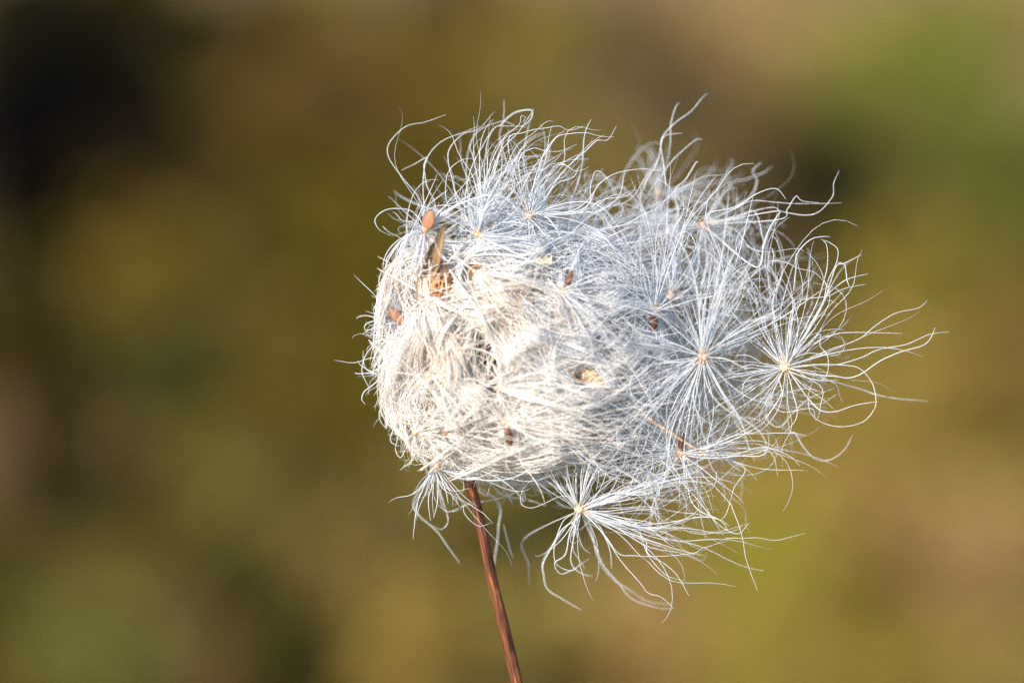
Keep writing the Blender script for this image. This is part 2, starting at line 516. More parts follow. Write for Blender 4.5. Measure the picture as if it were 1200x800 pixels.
# where the stem meets the ground
stem_px = [[540, 470, 40], [546, 545, 36], [560, 600, 32], [577, 680, 29], [593, 745, 27], [607, 806, 26], [630, 930, 26], [690, 1300, 30]]
up_part = W(np.array(stem_px, float))
last, prev = up_part[-1], up_part[-2]
dirn = unit(last - prev)
foot = np.array([last[0] + 0.045, last[1] + 0.03, 0.0])
foot[2] = ground_z(foot[0], foot[1]) - 0.015
low = [last + (foot - last) * f_ + np.array([0.012, 0.0, 0]) * math.sin(math.pi * f_) for f_ in (0.25, 0.5, 0.75, 1.0)]
path = catmull(np.vstack([up_part, low]), 120)
hd = empty('seed_head', foot + np.array([0, 0, 0.015]), 'dried seed head bursting with packed cream fluff on a slender reddish brown stem', 'seed head')
HO = foot + np.array([0, 0, 0.015])
nside = 28
hts = path[:, 2]
rr = np.interp(hts, [0, 0.66, 0.685, 0.705, 0.74], [1.2e-3, 0.62e-3, 0.56e-3, 0.50e-3, 0.85e-3])
ang = np.arange(nside) * 2 * math.pi / nside
T = unit(np.gradient(path, axis=0))
Nn = unit(np.cross(T, np.array([0, 1.0, 0])))
Bn = np.cross(T, Nn)
rib = 1 + 0.035 * np.cos(9 * ang)[None, :] + 0.03 * np.cos(3 * ang + 1)[None, :] + 0.02 * np.sin(hts * 900)[:, None] * np.cos(2 * ang)[None, :]
V = path[:, None] + (rr[:, None] * rib)[..., None] * (np.cos(ang)[None, :, None] * Nn[:, None] + np.sin(ang)[None, :, None] * Bn[:, None])
ii = np.arange(len(path) * nside).reshape(len(path), nside)
F = np.stack([ii[:-1], np.roll(ii, -1, 1)[:-1], np.roll(ii, -1, 1)[1:], ii[1:]], -1).reshape(-1, 4)
link('stem', mesh_np('stem', V.reshape(-1, 3) - HO, F, attr={'s': np.tile(0.5 + 0.30 * np.sin(ang + 0.6), len(path)), 't': np.repeat(np.arange(len(path)) * 0.12, nside)}), M_STEM, hd)


def blob(c, r, nu=40, nv=28, f=None):
    """uneven ellipsoid in the photo frame -> V(world), F"""
    u = np.linspace(0, 2 * math.pi, nu, endpoint=False)
    v = np.linspace(0.02, math.pi - 0.02, nv)
    U, Vv = np.meshgrid(u, v)
    d = np.stack([np.sin(Vv) * np.cos(U), np.cos(Vv), np.sin(Vv) * np.sin(U)], -1)
    s = np.ones(d.shape[:2]) if f is None else f(d)
    P = np.asarray(c) + d * np.asarray(r) * s[..., None]
    i = np.arange(nu * nv).reshape(nv, nu)
    F = np.stack([i[:-1], i[1:], np.roll(i, -1, 1)[1:], np.roll(i, -1, 1)[:-1]], -1).reshape(-1, 4)
    return W(P.reshape(-1, 3)), F


def lump(d):
    return 1 + 0.12 * np.sin(d[..., 0] * 5 + 1) * np.cos(d[..., 1] * 4) + 0.06 * np.sin(d[..., 2] * 11 + d[..., 0] * 7)

v_, f_ = blob((575, 425, 70), (74, 82, 52), 40, 28, lump)
link('woolly_core', mesh_np('core', v_ - HO, f_), M_CORE, hd)

# honeycombed receptacle
npit = 105
kk = np.arange(npit) + 0.5
ph = np.arccos(1 - 2 * kk / npit)
th = math.pi * (1 + 5 ** 0.5) * kk
PC = np.stack([np.cos(th) * np.sin(ph), np.sin(th) * np.sin(ph), np.cos(ph)], -1)
PC = unit(PC + rng.normal(0, 0.055, PC.shape))
def pits(d):
    q = d.reshape(-1, 3)
    dm = np.arccos(np.clip(q @ PC.T, -1, 1))
    m1 = dm.min(1)
    s = 1 - 0.34 * np.clip(1 - (m1 / (0.10 + 0.045 * (0.5 + 0.5 * np.sin(dm.argmin(1) * 2.7)))) ** 3, 0, 1) + 0.03 * np.sin(q[:, 0] * 17 + q[:, 1] * 13)
    return s.reshape(d.shape[:2])
v_, f_ = blob((514, 332, -8), (16, 30, 20), 120, 90, pits)
link('receptacle', mesh_np('receptacle', v_ - HO, f_), M_RECEPT, hd)


def bract(base, tip, width, cup, mat, label=None, ridges=5, power=0.8, bow=(0, 0, -12), notch=0.0):
    """a lanceolate scale with thickness and lengthwise ridges, photo frame"""
    base, tip = np.array(base, float), np.array(tip, float)
    n, m = 22, 15
    ax = tip - base
    side = unit(np.cross(ax, np.array([0, 0, 1.0])))
    nrm = unit(np.cross(side, ax))
    if nrm[2] > 0:
        nrm = -nrm
    outs = []
    for sgn in (1, -1):
        g = np.empty((n, m, 3))
        for i in range(n):
            t = i / (n - 1)
            wd = width * (math.sin(math.pi * (0.16 + 0.84 * t)) ** power) * (1 if t > .02 else .9)
            for j in range(m):
                s = 2 * j / (m - 1) - 1
                p = base + ax * t + side * wd * s * (1 + 0.13 * math.sin(t * 17 + s * 2.3) * math.sin(t * 41)) + np.array(bow) * math.sin(math.pi * t)
                dep = cup * (s * s) * math.sin(math.pi * min(1, t + .1)) - 1.1 * math.cos(s * ridges * math.pi) * (1 - t * .6)
                g[i, j] = p + nrm * (dep + sgn * 0.6)
        outs.append(g)
    P = np.stack(outs).reshape(-1, 3)
    idx = np.arange(2 * n * m).reshape(2, n, m)
    def q(a):
        return np.stack([a[:-1, :-1], a[:-1, 1:], a[1:, 1:], a[1:, :-1]], -1).reshape(-1, 4)
    F = [q(idx[0]), q(idx[1][:, ::-1])]
    for e in (0, m - 1):
        F.append(np.stack([idx[0][:-1, e], idx[0][1:, e], idx[1][1:, e], idx[1][:-1, e]], -1))
    for e in (0, n - 1):
        F.append(np.stack([idx[0][e, :-1], idx[1][e, :-1], idx[1][e, 1:], idx[0][e, 1:]], -1))
    o = link('bract', mesh_np('bract', W(P) - HO, np.vstack(F), attr={'s': np.tile(np.linspace(0, 1, m), 2 * n) + rng.random() * 9, 't': np.tile(np.repeat(np.linspace(0, 1, n), m), 2)}), mat, hd)
    if label:
        o['label'] = label
    return o

bract((494, 345, -4), (521, 262, -22), 9, 8, M_BRACT, 'pointed straw brown bract rising above the receptacle')
bract((495, 368, -2), (494, 312, -12), 8, 5, M_BRACTC)
bract((530, 378, -2), (562, 318, 4), 22, 9, M_BRACTC, 'rounded cream bract right of the receptacle', 4, 0.55)
bract((500, 392, -6), (522, 352, 2), 15, 6, M_BRACTC)
bract((672, 424, -12), (716, 460, -8), 11, -6, M_BRACTC, 'hollow tan bract sunk in the fluff', 4, 0.6)
bract((470, 497, 8), (520, 472, -2), 13, 6, M_BRACT, 'tan bract at the lower left of the fluff', 4, 0.6)
bract((555, 425, 6), (590, 405, 10), 12, 5, M_BRACT)


def simple_tube(pts, r, mat, name, parent, origin, n=26, sides=6, taper=0.7):
    P = catmull(np.array(pts, float), n)[None]
    Pw = W(P)
    v_, f_, t_ = tubes(Pw, np.linspace(r, r * taper, n)[None] * K, sides)
    return link(name, mesh_np(name, v_ - origin, f_, attr={'t': t_}), mat, parent)

# the packed fluff, combed down and to the right round the core
ANCH = np.array([
 # x, y, dx, dy (photo, y down)
 (455, 330, -0.7, 0.8), (480, 380, 0.15, 1), (460, 440, -0.8, 0.7), (472, 405, -0.5, 0.9), (475, 500, 0.1, 1), (500, 480, 0.6, 0.9), (500, 540, 1, 0.35),
 (510, 390, 0.25, 1), (540, 380, 0.4, 1), (560, 430, 0.6, 1), (520, 450, 0.5, 1), (545, 490, 0.8, 0.7),
 (590, 350, 0.9, 0.45), (620, 390, 1, 0.55), (650, 430, 1, 0.5), (700, 400, 1, 0.7), (600, 460, 1, 0.1),
 (660, 470, 1, 0.1), (620, 500, 1, -0.22), (690, 490, 1, -0.35), (640, 530, 1, -0.3), (570, 550, 1, 0.0),
 (720, 455, 1, 0.1), (560, 310, 0.9, 0.1), (620, 310, 1, 0.25), (690, 340, 1, 0.6), (540, 520, 0.9, 0.15), (740, 430, 1, 0.5)], float)

def field(x, y):
    d2 = (x[:, None] - ANCH[None, :, 0]) ** 2 + (y[:, None] - ANCH[None, :, 1]) ** 2 + 60
    wg = 1 / d2 ** 1.6
    wg /= wg.sum(1, keepdims=True)
    return unit(np.stack([(wg * ANCH[:, 2]).sum(1), (wg * ANCH[:, 3]).sum(1)], -1))

def front(x, y):
    r2 = ((x - 595) / 185) ** 2 + ((y - 425) / 150) ** 2
    lumps = 8 * np.sin(x * 0.043 + 1.2 * np.sin(y * 0.031)) * np.cos(y * 0.052 + 0.8) + 5 * np.sin(x * 0.094 + y * 0.071) + 3.5 * np.cos(x * 0.14 - y * 0.12)
    return 38 - 58 * np.sqrt(np.clip(1.15 - r2, 0.0, 1.2)) + 34 * np.clip(r2 - 1, 0, 1.5) + lumps

POLY = np.array([(470, 292), (452, 330), (448, 372), (440, 410), (446, 450), (458, 486), (482, 520), (512, 544), (550, 556), (600, 552), (650, 530), (700, 500), (735, 470), (750, 430), (740, 380), (720, 330), (690, 290), (640, 276), (580, 282), (530, 288)], float)
def inside(x, y, poly):
    c = np.zeros(len(x), bool)
    j = len(poly) - 1
    for i in range(len(poly)):
        xi, yi, xj, yj = *poly[i], *poly[j]
        c ^= ((yi > y) != (yj > y)) & (x < (xj - xi) * (y - yi) / (yj - yi + 1e-9) + xi)
        j = i
    return c

def packed_strands(nlock, per, Lm, n=12, dmax=70, spread=9, zbias=1.6):
    xs = rng.uniform(430, 760, nlock * 3); ys = rng.uniform(270, 570, nlock * 3)
    k = inside(xs, ys, POLY)
    xs, ys = xs[k][:nlock], ys[k][:nlock]
    m = len(xs)
    keep_x = np.repeat(xs, per); keep_y = np.repeat(ys, per)
    S = m * per
    off = np.repeat(dmax * rng.random(m) ** zbias, per) + rng.normal(0, 4, S)
    sp = np.repeat(rng.uniform(0.3, 1.5, m), per) * spread
    x0 = keep_x + rng.normal(0, 1, S) * sp * 0.25
    y0 = keep_y + rng.normal(0, 1, S) * sp * 0.25
    dev = np.repeat(rng.normal(0, 0.5, m), per) + rng.normal(0, 0.24, S)
    cv = np.repeat(rng.normal(0, 0.85, m), per) + rng.normal(0, 0.5, S)
    L = Lm * np.repeat(rng.uniform(0.6, 1.3, m), per) * rng.uniform(0.7, 1.15, S)
    back = 0.45 * L
    x0 = x0 - field(keep_x, keep_y)[:, 0] * back; y0 = y0 - field(keep_x, keep_y)[:, 1] * back
    P = np.empty((S, n, 3))
    x, y = x0.copy(), y0.copy()
    zw = rng.normal(0, 5, S)
    for i in range(n):
        t = i / (n - 1)
        P[:, i, 0], P[:, i, 1] = x, y
        P[:, i, 2] = front(x, y) + off + zw * math.sin(3 * t) - 9 * math.sin(math.pi * t)
        f_ = field(x, y)
        a = dev + cv * (t - 0.5) * 1.6
        ca, sa = np.cos(a), np.sin(a)
        x = x + (f_[:, 0] * ca - f_[:, 1] * sa) * L / (n - 1)
        y = y + (f_[:, 0] * sa + f_[:, 1] * ca) * L / (n - 1)
    return P

EXC = [(514, 332, 13, 21), (510, 290, 9, 26), (694, 441, 12, 8)]
EXC_GAP = [(566, 412, 9, 22, 0.15), (577, 432, 7, 14, 0.2), (585, 344, 16, 6, 0.45), (552, 482, 14, 6, 0.4), (620, 472, 18, 4, 0.4), (727, 470, 12, 7, 0.4), (534, 392, 5, 14, 0.4), (521, 507, 7, 7, 0), (486, 507, 8, 8, 0), (594, 507, 7, 16, 0.3), (503, 438, 7, 7, 0.45), (582, 455, 7, 6, 0), (667, 328, 8, 14, 0.3), (556, 318, 12, 8, 0), (498, 470, 16, 9, 0.2), (692, 442, 15, 11, 0.3), (462, 367, 10, 11, 0), (503, 255, 12, 14, 0), (555, 316, 13, 7, 0)]
Pk = np.concatenate([packed_strands(330, 20, 125), packed_strands(200, 12, 85, dmax=40, spread=20), packed_strands(160, 2, 80, dmax=6, spread=30)])
def clear(P, skip, gaps=False):
    bad = np.zeros(len(P), bool)
    for (ex, ey, ax_, ay_) in EXC:
        e = ((P[:, :, 0] - ex) / ax_) ** 2 + ((P[:, :, 1] - ey) / ay_) ** 2
        bad |= ((e < 1) & (P[:, :, 2] < 14)).any(1)
    bad &= rng.random(len(P)) > skip
    if gaps:
        for (ex, ey, ax_, ay_, sk) in EXC_GAP:
            e = ((P[:, :, 0] - ex) / ax_) ** 2 + ((P[:, :, 1] - ey) / ay_) ** 2
            bad |= ((e < 1) & (P[:, :, 2] < front(P[:, :, 0], P[:, :, 1]) + 35)).any(1) & (rng.random(len(P)) > sk)
    return P[~bad]
Pk = clear(Pk, 0.04, True)
# drop strands that would stick straight out of the left rim
PG = (POLY - np.array([595, 418])) * 1.06 + np.array([595, 418])
far = np.clip((PG[:, 0] - 610) / 120, 0, 1)
PG[:, 0] += 62 * far
PG[:, 1] += 24 * far * np.sign(PG[:, 1] - 400)
inn = inside(Pk[:, :, 0].ravel(), Pk[:, :, 1].ravel(), PG).reshape(Pk.shape[:2]).mean(1) > 0.9
Pk = Pk[inn & (Pk[:, :, 0].min(1) > 434) & ~((Pk[:, :, 0] < 470) & (Pk[:, :, 1] < 300)).any(1)]

# long silky plumes lying over the packed fluff
PLUMES = [
 ([(497, 345), (496, 385), (512, 430)], 12, 80, -6), ([(506, 352), (520, 400), (548, 440)], 12, 90, -10), ([(548, 362), (575, 398), (602, 448)], 14, 100, -8),
 ([(545, 338), (600, 342), (668, 380)], 16, 100, -8), ([(556, 378), (620, 412), (700, 440)], 18, 130, -4), ([(600, 388), (660, 408), (745, 448)], 18, 120, -12),
 ([(520, 428), (556, 468), (606, 505)], 16, 110, -12), ([(508, 458), (538, 502), (590, 534)], 16, 100, -4), ([(492, 398), (470, 438), (468, 490)], 12, 80, -2),
 ([(500, 382), (488, 430), (504, 476)], 12, 80, -10), ([(486, 507), (540, 532), (600, 540)], 18, 60, -4), ([(515, 520), (580, 540), (650, 528), (708, 500)], 22, 60, -2),
 ([(560, 540), (625, 546), (690, 520)], 17, 40, 4), ([(640, 388), (690, 396), (748, 430)], 16, 90, -4), ([(620, 326), (672, 366), (728, 430)], 18, 100, 0),
 ([(462, 330), (450, 380), (444, 420)], 10, 60, 6), ([(476, 296), (458, 330), (450, 390)], 12, 70, 4), ([(540, 300), (600, 298), (668, 322)], 16, 90, 0),
 ([(596, 500), (650, 520), (726, 500)], 14, 90, -6), ([(560, 420), (590, 450), (612, 490)], 12, 80, 2), ([(610, 440), (668, 445), (745, 462)], 16, 110, -4),
 ([(470, 420), (462, 462), (480, 510)], 11, 70, 2), ([(530, 470), (590, 480), (650, 478)], 14, 100, -12), ([(600, 470), (660, 480), (742, 470)], 14, 120, -10),
 ([(640, 345), (700, 350), (750, 390)], 18, 80, 8), ([(575, 330), (610, 370), (628, 420)], 14, 80, -10), ([(520, 385), (530, 425), (522, 470)], 11, 80, -16),
]
xs, ys = rng.uniform(440, 760, 420), rng.uniform(285, 548, 420)
k = inside(xs, ys, POLY)
for x_, y_ in zip(xs[k][:120], ys[k][:120]):
    f_ = field(np.array([x_]), np.array([y_]))[0]
    a_ = rng.normal(0, 0.75)
    L_ = rng.uniform(60, 210)
    d_ = np.array([f_[0] * math.cos(a_) - f_[1] * math.sin(a_), f_[0] * math.sin(a_) + f_[1] * math.cos(a_)])
    n_ = np.array([-d_[1], d_[0]]) * rng.normal(0, 0.22) * L_
    p0 = np.array([x_, y_]) - d_ * L_ * 0.4
    PLUMES.append(([tuple(p0), tuple(p0 + d_ * L_ * .5 + n_), tuple(p0 + d_ * L_)], rng.uniform(2.2, 7.5), int(rng.uniform(10, 26)), rng.uniform(-20, 2)))
PLs = []
for (pts, wd_, n_, off_) in PLUMES:
    q = catmull(np.array(pts, float), 16)
    n_ = int(n_ * 1.25)
    lat = unit(np.stack([-np.gradient(q[:, 1]), np.gradient(q[:, 0])], -1))
    a_ = rng.normal(0, 0.75, n_) + (rng.random(n_) < 0.3) * rng.normal(0, 1.2, n_)
    b_ = rng.normal(0, 0.6, n_)
    s_ = rng.uniform(0.55, 1.15, n_)
    st = rng.uniform(-0.1, 0.12, n_)
    wob = rng.normal(0, 1, (n_, 4))
    P = np.empty((n_, 16, 3))
    for i in range(16):
        t = np.clip(st + s_ * i / 15, -0.2, 1.25)
        qi = np.stack([np.interp(t, np.linspace(0, 1, 16), q[:, c]) for c in (0, 1)], -1)
        li = np.stack([np.interp(t, np.linspace(0, 1, 16), lat[:, c]) for c in (0, 1)], -1)
        over = np.clip(t - 1, 0, 1)[:, None]
        qi = qi + over * (q[-1] - q[-2]) * 15
        und = np.clip(-t, 0, 1)[:, None]
        qi = qi - und * (q[1] - q[0]) * 15
        fan = wd_ * (0.22 + 0.95 * np.clip(t, 0, 1.3) ** 0.9)
        fr = np.clip(t, 0, 1.3)
        side = a_ * fan + wob[:, 0] * 5 * fr ** 2 + 3.5 * wob[:, 1] * np.sin(4 * t + 3 * wob[:, 2]) * fr
        P[:, i, :2] = qi + li * side[:, None]
        P[:, i, 2] = front(P[:, i, 0], P[:, i, 1]) + off_ + b_ * fan * 0.6 - 13 * np.sin(math.pi * np.clip(t, 0, 1)) + wob[:, 3] * 7 * fr ** 2
    PLs.append(P)
PLs = np.concatenate(PLs)
PLs = PLs[inside(PLs[:, :, 0].ravel(), PLs[:, :, 1].ravel(), PG).reshape(PLs.shape[:2]).mean(1) > 0.88]
# unruly single hairs crossing the combed ones
xs, ys = rng.uniform(440, 750, 1500), rng.uniform(275, 555, 1500)
k = inside(xs, ys, POLY)
xs, ys = xs[k][:900], ys[k][:900]
f_ = field(xs, ys)
dd = np.stack([f_[:, 0], f_[:, 1], np.full(len(xs), -0.15)], -1) + rng.normal(0, 0.75, (len(xs), 3)) * np.array([1, 1, 0.25])
CR = grow(np.stack([xs, ys, front(xs, ys) - rng.uniform(4, 26, len(xs))], -1), dd, rng.uniform(35, 120, len(xs)), 16, rng.normal(0, 0.35, (len(xs), 3)) + np.array([0, 0, 0.25]), 0.6, 0.5, 0.3)
CR = CR[inside(CR[:, -1, 0], CR[:, -1, 1], PG) & inside(CR[:, 9, 0], CR[:, 9, 1], PG)]
m_ = 34
HR = grow(np.stack([rng.uniform(488, 540, m_), rng.uniform(300, 372, m_), rng.uniform(-46, -34, m_)], -1), np.stack([rng.normal(0.2, 1, m_), rng.normal(0.5, 0.8, m_), rng.normal(0, .1, m_)], -1), rng.uniform(25, 70, m_), 16, rng.normal(0, 0.4, (m_, 3)), 0.8, 0.6, 0.3)
PLs = np.concatenate([clear(np.concatenate([PLs, CR]), 0.12, True), HR])
# towards the right packed hair takes the loose colour with its painted skylight tint
def passing(P):
    return rng.random(len(P)) < np.clip((P[:, :, 0].mean(1) - 600) / 130 + np.clip((345 - P[:, :, 1].mean(1)) / 60, 0, 1) * np.clip((P[:, :, 0].mean(1) - 525) / 40, 0, 1), 0, 0.92)
k1, k2 = passing(PLs), passing(Pk)
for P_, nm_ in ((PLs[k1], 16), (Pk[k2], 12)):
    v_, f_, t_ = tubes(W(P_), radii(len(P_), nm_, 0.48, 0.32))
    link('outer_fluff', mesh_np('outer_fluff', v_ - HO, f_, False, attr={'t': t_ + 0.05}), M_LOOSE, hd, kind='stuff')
PLs, Pk = PLs[~k1], Pk[~k2]
v_, f_, t_ = tubes(W(Pk), radii(len(Pk), Pk.shape[1], 0.5, 0.32))
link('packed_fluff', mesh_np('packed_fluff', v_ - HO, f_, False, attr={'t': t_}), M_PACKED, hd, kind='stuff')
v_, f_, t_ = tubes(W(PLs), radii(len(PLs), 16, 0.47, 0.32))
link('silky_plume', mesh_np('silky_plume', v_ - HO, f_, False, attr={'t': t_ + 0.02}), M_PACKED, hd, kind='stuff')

# curly strands round the left rim
ta = rng.uniform(1.8, 4.3, 210)
rin = rng.uniform(0.78, 1.03, 210)
rx_, ry_ = 592 + 130 * rin * np.cos(ta), 416 - 118 * rin * np.sin(ta)
dd = np.stack([np.cos(ta), -np.sin(ta), rng.normal(0, .3, 210)], -1) + rng.normal(0, 1.1, (210, 3))
RC = grow(np.stack([rx_, ry_, rng.uniform(-10, 50, 210)], -1), dd, rng.uniform(25, 85, 210), 18, np.stack([rng.normal(0.6, .7, 210), rng.normal(0.6, .7, 210), rng.normal(0, .5, 210)], -1), 3.0, 1.6, 0.6)
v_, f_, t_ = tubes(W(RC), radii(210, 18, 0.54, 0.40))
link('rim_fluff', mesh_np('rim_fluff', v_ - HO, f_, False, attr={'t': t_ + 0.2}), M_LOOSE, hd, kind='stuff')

# thin brown chaff threads stuck on the head
for pts, r in [([(548, 322, -36), (553, 313, -40), (561, 312, -41), (566, 316, -38), (572, 321, -34)], 1.3),
               ([(660, 436, -26), (668, 420, -30), (672, 440, -32), (681, 446, -30), (690, 443, -28)], 1.2),
               ([(690, 423, -25), (705, 433, -24), (718, 448, -22), (722, 462, -20)], 1.1),
               ([(498, 380, -20), (506, 398, -26), (512, 420, -28), (510, 436, -26)], 1.0),
               ([(704, 464, -18), (716, 469, -18), (730, 464, -16)], 1.3)]:
    simple_tube(pts, r, M_ORANGE, 'chaff_thread', hd, HO, 20)


# ------------------------------------------------------------------ tufted seeds
def seed_mesh(c, tip, width, flat, origin, name='seed'):
    """a flattened, ridged achene from c to tip in the photo frame"""
    c, tip = np.array(c, float), np.array(tip, float)
    ax = tip - c
    L = np.linalg.norm(ax)
    ax /= L
    s = unit(np.cross(ax, np.array([0.2, 0.1, 1.0])))
    nn = np.cross(ax, s)
    n, m = 16, 18
    P = np.empty((n, m, 3))
    a = np.arange(m) * 2 * math.pi / m
    for i in range(n):
        t = i / (n - 1)
        r = width * (math.sin(math.pi * (0.04 + 0.93 * t ** 0.9)) ** 0.55)
        rdg = 1 + 0.07 * np.cos(5 * a)
        P[i] = c + ax * L * t + (np.cos(a) * r * rdg)[:, None] * s + (np.sin(a) * r * flat * rdg)[:, None] * nn
    i = np.arange(n * m).reshape(n, m)
    F = np.stack([i[:-1], np.roll(i, -1, 1)[:-1], np.roll(i, -1, 1)[1:], i[1:]], -1).reshape(-1, 4)
    return mesh_np(name, W(P.reshape(-1, 3)) - origin, F)


